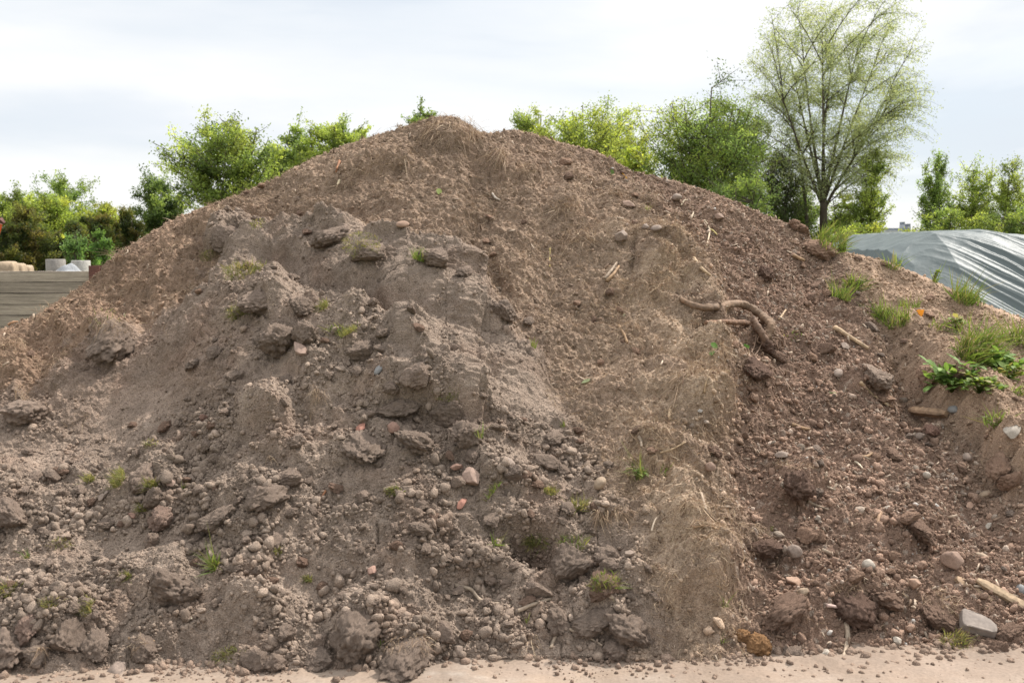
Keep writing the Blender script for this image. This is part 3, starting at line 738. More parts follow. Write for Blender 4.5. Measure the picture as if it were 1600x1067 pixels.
G1 = 'large clods on the soil heap'
CL = [ # u, v, radius px, kind, tone, variant, sx, sz, label, short name
 (350, 362, 24, 'clod', 'grey', 0, 1.2, .8, 'knobbly grey clod at the upper left end of the grey spill', 'topmost grey clod'),
 (403, 460, 27, 'clod', 'pale', 1, 1.25, .75, 'pale flat topped clod below the mossy turf clod', 'pale flat topped clod'),
 (466, 472, 19, 'clod', 'grey', 0, 1.1, .9, 'small rough clod right of the pale flat clod', 'small rough clod'),
 (512, 368, 25, 'clod', 'grey', 2, 1.2, .8, 'crumbly clod perched on the crest of the grey spill', 'crest clod'),
 (575, 390, 24, 'smooth', 'grey', 1, 1.3, .8, 'broad grey clod on the crest beside the moss', 'broad crest clod'),
 (680, 396, 22, 'clod', 'grey', 3, 1.2, .9, 'rough clod beside the dark green tuft on the crest', 'tuft side clod'),
 (786, 479, 20, 'clod', 'grey', 4, 1.1, .9, 'lone grey clod at the right shoulder of the grey spill', 'lone shoulder clod'),
 (440, 525, 34, 'clod', 'grey', 5, .95, 1.1, 'big upright grey clod above the pink stone', 'big upright clod'),
 (477, 515, 22, 'clod', 'grey', 6, .8, 1.2, 'narrow grey clod leaning on the big upright clod', 'narrow leaning clod'),
 (562, 545, 21, 'smooth', 'grey', 2, 1, 1, 'rounded clod under the mossy lump in mid slope', 'rounded mid slope clod'),
 (655, 580, 23, 'smooth', 'pale', 3, 1.15, .9, 'smooth pale clod with a flat face in mid slope', 'smooth flat faced clod'),
 (612, 600, 13, 'clod', 'pale', 7, 1.1, .9, 'small pale clod left of the smooth flat faced clod', None),
 (625, 632, 28, 'clod', 'grey', 8, 1.25, .8, 'rugged clod overhanging the brick pieces', 'overhanging clod'),
 (700, 640, 30, 'clod', 'grey', 0, 1.3, .8, 'wide crumbly clod capped with yellow moss', 'moss capped clod'),
 (648, 680, 32, 'clod', 'grey', 4, 1.2, .7, 'wide ragged clod right of the reddish brick lump', 'wide ragged clod'),
 (730, 672, 26, 'clod', 'grey', 1, 1.0, .95, 'lumpy clod with green blades beside the wide ragged clod', 'lumpy bladed clod'),
 (570, 690, 30, 'clod', 'grey', 2, 1.4, .6, 'flat crumbly clod below the red brick piece', 'flat crumbly clod'),
 (413, 768, 27, 'smooth', 'grey', 0, 1.2, .8, 'flat sided clod like a boulder left of mid slope', 'boulder like clod'),
 (452, 742, 21, 'clod', 'grey', 3, 1.2, .9, 'rough clod just above the boulder like clod', None),
 (230, 742, 24, 'smooth', 'pale', 1, 1.2, .85, 'pale rounded clod topping the mossy group on the left', 'pale rounded clod'),
 (243, 775, 22, 'clod', 'grey', 4, .9, 1.1, 'knobbly clod hung with moss below the pale rounded clod', 'moss hung clod'),
 (216, 760, 14, 'smooth', 'grey', 2, .8, 1.2, 'slim clod at the left side of the mossy group', None),
 (238, 843, 15, 'clod', 'pale', 5, .8, 1.2, 'small pale clod under the pinkish crumbly lump', 'small pale clod'),
 (340, 800, 26, 'clod', 'grey', 6, 1.2, .8, 'knobbly grey clod between the boulder like clod and the pink lump', 'knobbly grey clod'),
 (38, 632, 28, 'clod', 'pale', 7, 1.1, .9, 'tan root bound clod at the left edge of the heap', 'tan root bound clod'),
 (172, 522, 30, 'clod', 'grey', 8, 1.3, .8, 'rooty clod under green blades on the left shoulder', 'rooty shoulder clod'),
 (18, 798, 26, 'clod', 'pale', 0, 1.3, .9, 'pale clod cluster at the left border of the slope', 'pale border clod'),
 (12, 1000, 34, 'clod', 'pale', 1, 1.3, .9, 'large pale clod in the lower left corner', 'large corner clod'),
 (108, 990, 32, 'smooth', 'grey', 2, .9, 1.1, 'tall smooth clod near the lower left corner', 'tall smooth clod'),
 (60, 1018, 18, 'clod', 'grey', 3, 1.3, .8, 'rough clod resting between the corner clod and the tall smooth one', None),
 (258, 905, 38, 'clod', 'grey', 3, 1.2, .9, 'broad cracked lump of soil low on the left', 'broad cracked lump'),
 (300, 920, 20, 'clod', 'grey', 4, 1, 1, 'rough clod leaning on the right of the broad cracked lump', None),
 (150, 1000, 22, 'clod', 'grey', 5, 1.3, .8, 'flaky clod right of the tall smooth clod', 'flaky clod'),
 (225, 1005, 22, 'clod', 'grey', 6, 1.1, .9, 'rough clod crossed by a dry root at the foot', 'root crossed clod'),
 (400, 1026, 19, 'smooth', 'grey', 4, .95, 1.1, 'rounded clod standing on the track behind the turf strip', 'rounded track clod'),
 (428, 1030, 16, 'smooth', 'pale', 0, 1.0, 1.0, 'rounded clod touching the rounded track clod', None),
 (495, 1022, 22, 'clod', 'grey', 7, 1.4, .75, 'long flat clod on the edge of the track', 'long flat clod'),
 (502, 999, 13, 'smooth', 'pale', 1, 1, 1, 'pale blocky clod above the long flat clod', 'pale blocky clod'),
 (548, 1028, 17, 'clod', 'grey', 8, 1.2, .8, 'small rough clod below the large crumbly mound', None),
 (562, 985, 40, 'clod', 'grey', 2, 1.05, .95, 'large crumbly mound of soil near the track', 'large crumbly mound'),
 (638, 1018, 34, 'clod', 'grey', 1, 1.5, .7, 'long hairy sod lying at the edge of the track', 'long hairy sod'),
 (694, 982, 18, 'smooth', 'pale', 2, 1.2, .9, 'oval pale clod above the track', 'oval pale clod'),
 (727, 990, 12, 'smooth', 'brown', 3, .9, 1.1, 'squat brown clod right of the oval pale clod', None),
 (718, 1012, 11, 'rock', 'grey', 1, 1, .9, 'pointed grey clod on the edge of the track', None),
 (836, 916, 18.5, 'smooth', 'pale', 4, 1.0, 1.05, 'almost ball shaped clod above the crossing roots', 'ball shaped clod'),
 (948, 861, 20, 'smooth', 'grey', 0, 1.1, .85, 'smooth round shouldered clod right of the turf clod', 'round shouldered clod'),
 (950, 882, 14, 'smooth', 'grey', 1, 1, .9, 'half buried clod just under the round shouldered clod', None),
 (893, 868, 28, 'clod', 'grey', 3, 1.15, .9, 'turf clod with grass on its top above the dark hollow', 'turf clod'),
 (945, 907, 26, 'clod', 'brown', 4, 1.2, .8, 'turf sod with green grass above the big foot clod', 'green turf sod'),
 (800, 736, 17, 'smooth', 'stone', 2, .85, 1, 'grey rounded stone like clod below the smooth trough', 'stone like clod'),
 (975, 975, 38, 'clod', 'grey', 5, 1.1, .95, 'big rough clod at the foot beside the rooty rib', 'big foot clod'),
 (928, 960, 30, 'clod', 'grey', 6, 1.2, .8, 'ragged clod left of the big foot clod', 'ragged foot clod'),
 (963, 1008, 19, 'clod', 'pale', 7, 1.1, .95, 'pale clod on the track under the big foot clod', 'pale track clod'),
 (875, 962, 20, 'clod', 'grey', 8, 1.2, .85, 'grey clod above the forked dry root', None),
 (1180, 1000, 20, 'clod', 'orange', 0, 1, 1, 'orange ochre lump at the foot of the dark slope', 'orange lump'),
 (1158, 990, 13, 'clod', 'orange', 1, 1, 1, 'smaller ochre lump leaning on the orange lump', None),
 (1240, 748, 27, 'clod', 'dark', 2, 1, 1, 'dark root ball capped with straw on the pebbly slope', 'dark root ball'),
 (1364, 582, 23, 'clod', 'pale', 3, 1.2, .85, 'pale brown clod below the small burrow', 'pale burrow clod'),
 (1197, 536, 15, 'clod', 'dark', 4, 1.0, 1.0, 'dark earth knob at the end of the big root', 'dark root knob'),
 (1192, 425, 15, 'clod', 'dark', 5, 1.2, 1, 'small dark clod above the big root', None),
 (1436, 818, 22, 'clod', 'brown', 6, 1.3, .8, 'brown clod on the right of the pebbly slope', 'brown slope clod'),
 (1422, 806, 15, 'smooth', 'dry', 3, 1.1, .9, 'dry smooth clod beside the brown slope clod', None),
 (1335, 935, 30, 'clod', 'dark', 7, 1.3, .8, 'dark sod with dry roots above the track', 'dark dry rooted sod'),
 (1385, 930, 20, 'clod', 'brown', 8, 1.3, .8, 'brown hairy clod right of the dark dry rooted sod', None),
 (1265, 832, 15, 'smooth', 'dry', 4, 1.2, .9, 'dry clod in the cluster above the grey stone', None),
 (1278, 832, 14, 'smooth', 'dry', 0, .9, 1, 'rounder clod at the right of the same dry cluster', None),
 (1195, 850, 22, 'clod', 'dark', 1, 1.2, .8, 'dark clod under the straw tuft beside the rib', None),
 (1230, 950, 30, 'clod', 'brown', 2, 1.4, .7, 'broad brown clod above the short stick', 'broad brown clod'),
 (1465, 955, 26, 'clod', 'brown', 3, 1.3, .7, 'brown clod under the pale straw bunch', 'straw topped clod'),
 (1510, 1010, 26, 'clod', 'brown', 4, 1.2, .8, 'mossy brown clod in front of the concrete slab', 'mossy slab clod'),
 (1550, 1005, 24, 'clod', 'brown', 5, 1.2, .8, 'rough brown clod below the concrete slab', None),
 (1575, 980, 16, 'clod', 'brown', 6, 1.3, .8, 'brown clod at the right end of the concrete slab', None),
 (1238, 1018, 14, 'clod', 'grey', 7, 1.2, .8, 'small clod on the track left of the upright stick', None),
 (1272, 1020, 13, 'clod', 'brown', 8, 1, 1, 'clod on the track below the white stone', None),
 (1255, 355, 12, 'clod', 'dry', 0, 1.3, .9, 'small dry clod on the skyline near the willow', None),
 (1278, 380, 22, 'clod', 'dry', 1, 1.2, .8, 'dry rounded clod at the top of the grassy bank', 'dry bank clod'),
 (1240, 350, 10, 'clod', 'dry', 2, 1, 1, 'pebble sized clod on the skyline above the dry bank clod', None),
 (1180, 570, 20, 'clod', 'dark', 3, 1.3, .7, 'dark ledge of soil below the big root', None),
 (1505, 575, 18, 'clod', 'dry', 4, 1.2, .9, 'dry clod between the grass tufts on the bank', None),
 (1450, 580, 20, 'clod', 'dry', 5, 1.1, .9, 'dry clod at the lip of the bank beside the burrow run', None),
 (1560, 720, 22, 'smooth', 'dry', 1, 1.3, .8, 'dry lump at the foot of the bank at the right edge', 'dry bank foot lump'),
 (1585, 745, 18, 'smooth', 'dry', 2, 1.2, .9, 'dry lump under the bank foot at the picture edge', None),
]
for (u, v, rp, kind, tone, i, sx, sz, label, short) in CL:
    put('soil_clod', kind, tone, u, v, rp, label, 'soil clod', i, sx, sz, G1, short=short, sink=.40)

ST = [ # stones and rubble: u, v, r, kind, tone, i, sx, sz, name, label, cat, short
 (468, 543, 14, 'rock', 'pink', 0, 1.3, .8, 'stone', 'pink stone below the big upright clod', 'stone', 'pink stone'),
 (565, 668, 10, 'rock', 'brick', 3, 1.2, 1.1, 'brick_piece', 'flat red brick piece above the flat crumbly clod', 'brick', 'red brick piece'),
 (612, 664, 11, 'rock', 'red', 1, 1.1, 1.15, 'brick_piece', 'reddish brick lump left of the wide ragged clod', 'brick', None),
 (713, 728, 11, 'rock', 'red', 2, 1.1, 1.15, 'brick_piece', 'dusty brick piece above the larger pink one', 'brick', None),
 (736, 740, 15, 'rock', 'pink', 4, 1.2, 1.1, 'brick_piece', 'dusty pink brick slab beside the grey stone like clod', 'brick', 'dusty pink brick'),
 (713, 752, 12, 'smooth', 'pale', 1, .9, 1, 'soil_clod', 'small pale clod tucked under the dusty pink brick', 'soil clod', None),
 (720, 786, 9, 'rock', 'brick', 2, 1.2, 1.1, 'brick_piece', 'small red brick bit above the lower crumbs', 'brick', 'small red brick bit'),
 (578, 891, 9, 'rock', 'red', 3, 1.2, 1.1, 'brick_piece', 'lone reddish brick piece low on the grey slope', 'brick', 'lone low brick'),
 (254, 808, 20, 'clod', 'pink', 2, 1.1, .95, 'stone', 'pinkish crumbly lump under the moss hung clod', 'stone', 'pinkish crumbly lump'),
 (266, 752, 8, 'rock', 'pink', 1, 1, 1, 'stone', 'small pink stone beside the pale rounded clod', 'stone', None),
 (47, 972, 20, 'clod', 'pink', 5, 1.3, .8, 'stone', 'pinkish cracked lump above the large corner clod', 'stone', 'pinkish cracked lump'),
 (184, 1038, 17, 'rock', 'stone', 0, 1.3, .75, 'stone', 'pale grey stone lying on the edge of the track', 'stone', 'pale track stone'),
 (205, 804, 9, 'rock', 'red', 2, .8, 1.2, 'stone', 'narrow reddish stone left of the pinkish crumbly lump', 'stone', None),
 (316, 652, 8, 'clod', 'red', 1, .9, 1.1, 'stone', 'small reddish stone alone on the smooth left slope', 'stone', 'lone reddish stone'),
 (88, 797, 9, 'rock', 'stone', 1, 1, 1, 'stone', 'pale angular stone near the pale border clod', 'stone', None),
 (162, 773, 9, 'rock', 'stone', 2, 1, .9, 'stone', 'pale roundish stone left of the dry tufts', 'stone', None),
 (593, 576, 8, 'pebble', 'blue', 1, 1.1, .8, 'stone', 'small bluish pebble left of the smooth flat faced clod', 'stone', None),
 (940, 753, 11, 'pebble', 'tan', 1, 1, 1.1, 'stone', 'shiny tan stone at the left edge of the rooty rib', 'stone', 'shiny tan stone'),
 (973, 368, 13, 'rock', 'stone', 3, .8, 1.4, 'stone', 'flat grey brown stone standing in the upper rib', 'stone', 'standing flat stone'),
 (1025, 354, 10, 'pebble', 'stone', 1, 1, .7, 'stone', 'oval stone right of the standing flat stone', 'stone', None),
 (1008, 352, 7, 'rock', 'stone', 0, 1, .8, 'stone', 'small stone between the standing stone and the oval one', 'stone', None),
 (1057, 306, 8, 'pebble', 'stone', 0, 1, .9, 'stone', 'rounded stone near the right skyline', 'stone', None),
 (1236, 857, 14, 'rock', 'stone', 1, 1, 1, 'stone', 'grey angular stone on the lower pebbly slope', 'stone', 'grey angular stone'),
 (1357, 881, 9.5, 'pebble', 'white', 2, 1, 1, 'stone', 'pale ball like pebble on the lower pebbly slope', 'stone', 'pale ball pebble'),
 (1491, 869, 18, 'rock', 'brown', 1, 1.1, .9, 'stone', 'brown faceted stone above the split planks', 'stone', 'brown faceted stone'),
 (1532, 867, 9, 'pebble', 'tan', 1, 1.1, .8, 'stone', 'tan oval pebble right of the brown faceted stone', 'stone', None),
 (1437, 828, 11, 'pebble', 'tan', 1, 1, .9, 'stone', 'tan stone against the brown slope clod', 'stone', None),
 (1428, 910, 13, 'rock', 'dry', 4, .9, 1.1, 'stone', 'upright brown stone above the straw bunch', 'stone', None),
 (1335, 897, 13, 'clod', 'dry', 3, 1, 1, 'stone', 'dusty round stone left of the pale ball pebble', 'stone', None),
 (1240, 905, 15, 'rock', 'dry', 2, 1.2, .8, 'stone', 'brown stone below the grey angular stone', 'stone', None),
 (1255, 923, 11, 'rock', 'tan', 0, 1, 1, 'stone', 'ochre stone beside the broad brown clod', 'stone', None),
 (1292, 1018, 11, 'rock', 'white', 1, 1.2, .8, 'stone', 'white stone on the track left of the upright stick', 'stone', 'white track stone'),
 (1402, 998, 9, 'rock', 'white', 4, .8, 1.3, 'stone', 'white angular stone at the foot of the dark slope', 'stone', None),
 (1594, 920, 9, 'pebble', 'blue', 0, 1, 1, 'stone', 'blue grey pebble beside the split planks', 'stone', None),
 (1572, 930, 6, 'pebble', 'brick', 1, 1, 1, 'stone', 'red pebble above the split plank', 'stone', None),
 (1547, 820, 7, 'rock', 'white', 2, 1, 1, 'stone', 'white chip of stone near the right edge', 'stone', None),
 (1444, 740, 8, 'pebble', 'white', 1, .7, 1.2, 'stone', 'pale upright pebble in mid pebbly slope', 'stone', 'pale upright pebble'),
 (1437, 678, 8, 'pebble', 'stone', 0, 1, .8, 'stone', 'rounded pale pebble under the short log', 'stone', None),
 (1457, 668, 12, 'clod', 'red', 6, 1.1, .9, 'stone', 'reddish lump under the short log', 'stone', None),
 (1308, 581, 9, 'pebble', 'stone', 1, 1.1, .8, 'stone', 'oval pebble left of the pale burrow clod', 'stone', 'oval burrow pebble'),
 (1490, 637, 9, 'pebble', 'blue', 1, 1, .8, 'stone', 'blue grey pebble under the weed on the bank', 'stone', None),
 (1540, 769, 8, 'pebble', 'tan', 1, 1.2, .8, 'stone', 'tan pebble near the dry bank foot lump', 'stone', None),
 (1510, 712, 8, 'pebble', 'stone', 0, 1, .9, 'stone', 'pale pebble in the dark run below the bank', 'stone', None),
 (1276, 808, 6, 'rock', 'white', 0, .8, 1.2, 'stone', 'small white chip above the dry cluster', 'stone', None),
 (1388, 792, 6, 'rock', 'white', 3, 1.2, .8, 'stone', 'tiny white flake left of the brown slope clod', 'stone', None),
 (982, 862, 9, 'rock', 'grey', 4, 1, 1, 'stone', 'small stone right of the round shouldered clod', 'stone', None),
 (793, 722, 9, 'pebble', 'stone', 0, 1.3, .8, 'stone', 'flat stone on top of the stone like clod', 'stone', None),
 (628, 348, 8, 'pebble', 'dry', 1, 1.2, .8, 'stone', 'rounded stone in the middle of the upper rooty slope', 'stone', 'upper slope stone'),
 (1580, 668, 12, 'rock', 'white', 0, 1.4, .6, 'stone', 'pale bone like stone behind the weed at the right edge', 'stone', None),
]
for (u, v, rp, kind, tone, i, sx, sz, nm, label, cat, short) in ST:
    put(nm, kind, tone, u, v, rp, label, cat, i, sx, sz, 'stones and rubble in the heap' if cat != 'soil clod' else G1, short=short)

# medium clods and stones: each its own object, told apart by the nearest landmark
LU = np.array([(a, b) for a, b, _ in LAND], float)
DIRS = ['right of', 'below and right of', 'below', 'below and left of', 'left of', 'above and left of', 'above', 'above and right of']
taken = set()
def near_label(u, v, what):
    for dist_word, rings in (('just', 1), ('further', 2)):
        for k in np.argsort(np.hypot(LU[:, 0] - u, LU[:, 1] - v))[:7]:
            a = math.degrees(math.atan2(v - LU[k, 1], u - LU[k, 0])) % 360
            w = f"{what} {dist_word} {DIRS[int((a + 22.5) // 45) % 8]} the {LAND[k][2]}"
            if w not in taken:
                taken.add(w); return w
    return None

cent = [(c[0], c[1], c[2]) for c in CL] + [(s[0], s[1], s[2]) for s in ST]
def scatter_things(w, n, ra, rb, pw, kinds, tones, name, cat, group, word):
    k = sample(w, n * 3); made = 0
    for j in k:
        u, v = pu[j], pv[j]
        if not (8 < u < 1592 and v < 1035): continue
        rp = float(plaw(1, ra, rb, pw)[0])
        if any((u - a) ** 2 + (v - b) ** 2 < (r + rp) ** 2 * .8 for a, b, r in cent): continue
        size = 'small' if rp < ra * 1.35 else 'medium' if rp < ra * 1.9 else 'larger'
        tone = tones[rng.integers(len(tones))]
        look = {'grey': 'grey', 'pale': 'pale grey', 'brown': 'brown', 'dry': 'light brown', 'stone': 'grey', 'tan': 'tan', 'white': 'whitish', 'dark': 'dark'}[tone]
        lb = near_label(u, v, f'{size} {look} {word}')
        if lb is None: continue
        put(name, kinds[rng.integers(len(kinds))], tone, u, v - rp * .4, rp, lb, cat, int(rng.integers(9)), rng.uniform(.75, 1.5), rng.uniform(.6, 1.0), group, sink=.4)
        cent.append((u, v, rp)); made += 1
        if made >= n: break
scatter_things(wB * (clodz + .12) * rough * (.2 + patch), 175, 6.5, 14, 3.0, ['clod', 'clod', 'smooth'], ['grey', 'grey', 'pale', 'grey', 'brown'], 'soil_clod', 'soil clod', 'loose clods scattered on the grey slope', 'clod')
scatter_things(wC * (.3 + patch) * (.4 + sstep(400, 700, V)), 60, 5, 11, 3.0, ['clod', 'rock', 'clod', 'smooth'], ['dry', 'brown', 'brown', 'stone', 'dry'], 'stone', 'stone', 'loose stones scattered on the pebbly slope', 'stone')
scatter_things(wA * (.3 + fpatch) * sstep(170, 330, V) + wD, 30, 5, 10, 2.8, ['clod', 'smooth'], ['brown', 'dry', 'dry'], 'soil_clod', 'soil clod', 'loose brown clods on the rooty slope', 'lump of soil')

# concrete slab fragment
p, nrm, dpt, _ = pick(1525, 975)
v, f = box(0, 0, 0, .15, .10, .045)
bm = bmesh.new()
bmesh.ops.create_grid(bm, x_segments=14, y_segments=10, size=.5); bm.free()
sl, sf_ = ico(4)
q = np.sign(sl) * np.abs(sl) ** .22; q /= np.abs(q).max(0)
q = q - np.clip(q @ np.array((.7, .6, .35)) - .95, 0, None)[:, None] * np.array((.7, .6, .35)); q = q * (.066, .05, .022); q += .0022 * np.stack([noise3(q, 140, 8)] * 3, 1); q += .004 * np.stack([noise3(q, 40, 3), noise3(q, 40, 4), noise3(q, 40, 5)], 1)
o = link('paving_slab', make_mesh('paving_slab', q, sf_, np.array((.20, .165, .14))), M_STONE)
o.location = p + nrm * .010; o.rotation_euler = (R(24), R(10), R(-14))
tag(o, 'broken grey paving slab lying in soil at the foot of the dark slope', 'paving slab')

# ------------------------------------------------------------------ sticks, roots, planks
def on_heap(px, lift):
    P = []
    for i, q in enumerate(px):
        p, nrm, dd, _ = pick(q[0], q[1]); P.append(p + nrm * (lift if np.isscalar(lift) else lift[i]))
    P = np.array(P)
    if len(P) > 2:                                   # smooth curve through the points
        n = len(P); t = np.linspace(0, n - 1, n * 5); out = []
        for x in t:
            i = min(int(x), n - 2); f = x - i; a, b, c, d_ = P[max(i - 1, 0)], P[i], P[i + 1], P[min(i + 2, n - 1)]
            out.append(.5 * (2 * b + (c - a) * f + (2 * a - 5 * b + 4 * c - d_) * f * f + (3 * b - a - 3 * c + d_) * f ** 3))
        return np.array(out)
    return P[0] + (P[1] - P[0]) * np.linspace(0, 1, 7)[:, None]

def stick(name, label, cat, px, rpx, colr, lift=None, taper=.6, group=None, rough=.25):
    _, _, dd, _ = pick(*px[0][:2]); r = rpx * dd / FPX
    P = on_heap(px, r * .8 if lift is None else lift)
    Vv, F = tube(P, np.linspace(r, r * taper, len(P)), 8, int(px[0][0]), rough)
    o = P.mean(0); pg = np.array(colr) * (1 + .25 * noise3(Vv, 30, 5))[:, None]
    return tag(link(name, make_mesh(name, Vv - o, F, pg), M_WOOD, None, o), label, cat, group)

GS = 'sticks and roots on the heap'
root = thing('tree_root', 'thick bent brown tree root lying on the dark slope', 'root', pick(1130, 490)[0], group=GS)
def rpart(name, px, r0, r1, lift, c):
    _, _, dd, _ = pick(*px[0]); P = on_heap(px, lift); P = P - np.array(root.location)
    t_ = np.linspace(0, len(P) - 1, len(P) * 5); P = np.stack([np.interp(t_, np.arange(len(P)), P[:, k]) for k in range(3)], 1)
    P = P + .004 * np.stack([perlin(t_ * .3, t_ * 0 + k, 77) for k in range(3)], 1)
    rr_ = np.interp(np.linspace(0, 1, len(P)), (0, .3, .75, 1), (r0, (r0 + r1) / 2, r1, r1 * 1.2)) * dd / FPX
    Vv, F = tube(P, rr_, 18, 5, .0); c_ = np.concatenate([np.repeat(P, 18, 0), P[:1], P[-1:]])
    a_ = np.concatenate([np.tile(np.arange(18) / 18 * 6.283, len(P)), [0, 0]]); l_ = np.concatenate([np.repeat(t_, 18), [0, t_[-1]]])
    Vv = c_ + (Vv - c_) * (1 + .16 * perlin(a_ * 1.3 + .03 * l_, l_ * .12, 5) + .22 * noise3(Vv, 45, 6) + .14 * noise3(Vv, 110, 7))[:, None]
    return link(name, make_mesh(name, Vv, F, np.array(c) * (1 + .3 * noise3(Vv, 25, 5))[:, None]), M_WOOD, root)
rpart('stem', [(1052, 462), (1078, 474), (1110, 484), (1145, 490), (1172, 500), (1186, 515), (1190, 535)], 3.8, 6.6, [.0, .045, .075, .085, .08, .065, .02], (.165, .108, .070))
rpart('side_branch', [(1104, 505), (1130, 503), (1160, 508), (1182, 516)], 3.2, 4.5, [.01, .03, .04, .05], (.18, .105, .066))
rpart('stump_end', [(1178, 510), (1186, 524), (1200, 540)], 5, 6, [.05, .05, .03], (.14, .09, .062))
for k in range(9):
    rpart('rootlet', [(1186 + rng.uniform(-6, 8), 520 + rng.uniform(-8, 8)), (1192 + rng.uniform(-16, 18), 538 + rng.uniform(-6, 6)), (1196 + rng.uniform(-26, 28), 552 + rng.uniform(-12, 10))], 1.6, .9, [.05, .04, .005], (.17, .11, .075))

WD, PL, GY_, RD = (.26, .17, .10), (.36, .26, .165), (.27, .21, .155), (.27, .13, .07)
for px, r, c, lb, nm in [
    ([(1305, 514), (1325, 526), (1356, 546)], 4.2, PL, 'pale split stick above the burrow clod', 'stick'),
    ([(1343, 597), (1362, 614), (1386, 634)], 3, PL, 'pale thin stick below the burrow clod', 'stick'),
    ([(1318, 972), (1320, 1000), (1317, 1026)], 4.5, GY_, 'short grey stick standing at the edge of the track', 'stick'),
    ([(1083, 405), (1096, 418), (1110, 430)], 3, PL, 'pale peeled stick above the big bent root', 'stick'),
    ([(948, 440), (958, 428), (969, 416)], 3, WD, 'short brown stick on the upper rib', 'stick'),
    ([(944, 436), (954, 424), (964, 412)], 3, GY_, 'greyish strip of bark beside the short brown stick', 'bark_strip'),
    ([(966, 508), (974, 522), (980, 537)], 2.6, WD, 'slim twig under the green leaf', 'twig'),
    ([(712, 915), (735, 922), (752, 938), (775, 941), (800, 946)], 3.2, GY_, 'wavy grey root on the lower grey slope', 'root'),
    ([(808, 954), (832, 945), (860, 937)], 3.4, GY_, 'grey stick below the ball shaped clod', 'stick'),
    ([(860, 1012), (870, 990), (882, 966)], 2.6, GY_, 'thin root leaning up beside the ochre brown clods', 'root'),
    ([(882, 978), (905, 988), (925, 1000), (940, 1008)], 3, GY_, 'arched root right of the leaning thin root', 'root'),
    ([(508, 766), (503, 778), (498, 790)], 1.8, RD, 'reddish twig on the grey crumbs', 'twig'),
    ([(858, 388), (858.5, 402), (858, 416)], 1.6, (.50, .40, .18), 'yellow straw standing on the upper rooty slope', 'straw'),
    ([(1098, 345), (1106, 360), (1102, 385)], 1.9, (.42, .34, .24), 'long pale curled root on the dark upper slope', 'root'),
    ([(1104, 358), (1112, 361), (1120, 366)], 1.6, (.55, .46, .20), 'short yellowish straw by the long pale curled root', 'straw'),
    ([(1064, 320), (1068, 315), (1072, 313)], 1.5, (.38, .31, .22), 'small pale hooked root near the right skyline', 'root'),
    ([(1079, 340), (1083, 332), (1083, 322)], 1.6, (.38, .31, .22), 'pale bent root near the right skyline', 'root'),
    ([(1238, 665), (1250, 668), (1264, 670)], 3.6, WD, 'short flat wood offcut in the dark slope', 'wood_offcut'),
    ([(1375, 800), (1371, 814), (1368, 826)], 3.2, (.34, .22, .14), 'short thick stick above the lower pebbles', 'stick'),
    ([(1263, 782), (1278, 790), (1292, 796)], 2.8, GY_, 'short grey stick above the dry cluster', 'stick'),
    ([(1030, 706), (1050, 700), (1070, 691)], 2, PL, 'straight straw stem on the rooty rib', 'straw'),
    ([(997, 680), (1000, 690), (1003, 699)], 3, GY_, 'stub of wood poking from the rib', 'stick'),
    ([(1046, 640), (1047, 648), (1049, 656)], 3, PL, 'pale wood stub poking from the middle rib', 'stick'),
    ([(1290, 945), (1303, 947), (1318, 948)], 3.2, (.50, .37, .32), 'pinkish strip of bark left of the dark sod', 'bark_strip'),
    ([(1330, 718), (1340, 725), (1348, 733)], 2.2, (.42, .35, .26), 'pale splinter in the middle of the pebbly slope', 'splinter'),
    ([(1340, 714), (1352, 712), (1361, 708)], 3, WD, 'brown twig beside the pale splinter', 'twig'),
    ([(1095, 770), (1099, 786), (1104, 800), (1120, 816)], 2.4, GY_, 'bent grey root crossing the lower rib', 'root'),
    ([(1018, 830), (1023, 815), (1027, 806)], 1.8, (.5, .4, .3), 'pale thin straw on the lower rib', 'straw'),
    ([(1085, 822), (1105, 820), (1125, 828)], 2, WD, 'thin brown root along the lower rib', 'root'),
    ([(530, 252), (527, 262), (526, 272)], 2.2, RD, 'reddish bark strip high on the left slope', 'bark_strip'),
    ([(528, 281), (528.5, 285), (529, 289)], 2.4, (.62, .52, .36), 'small white wood chip high on the left slope', 'wood_chip'),
    ([(769, 302), (775, 308), (780, 313)], 2, (.42, .36, .30), 'pale twig on the upper rooty slope', 'twig'),
    ([(200, 996), (222, 1002), (242, 1000)], 2, WD, 'dry root across the rough clod at the foot', 'root'),
    ([(1216, 498), (1222, 491), (1228, 484)], 2, PL, 'pale splinter above the end of the big root', 'splinter'),
    ([(1100, 612), (1102, 596), (1106, 588)], 1.6, PL, 'thin pale straw on the right of the rib', 'straw'),
    ([(1236, 398), (1246, 404), (1254, 409)], 3.4, WD, 'brown wood stub below the skyline near the willow', 'stick'),
    ([(12, 506), (16, 499), (19, 492)], 2.2, (.34, .2, .12), 'short brown stick before the plank wall', 'stick'),
]:
    stick(nm, lb, nm.replace('_', ' '), px, r, c, group=GS)

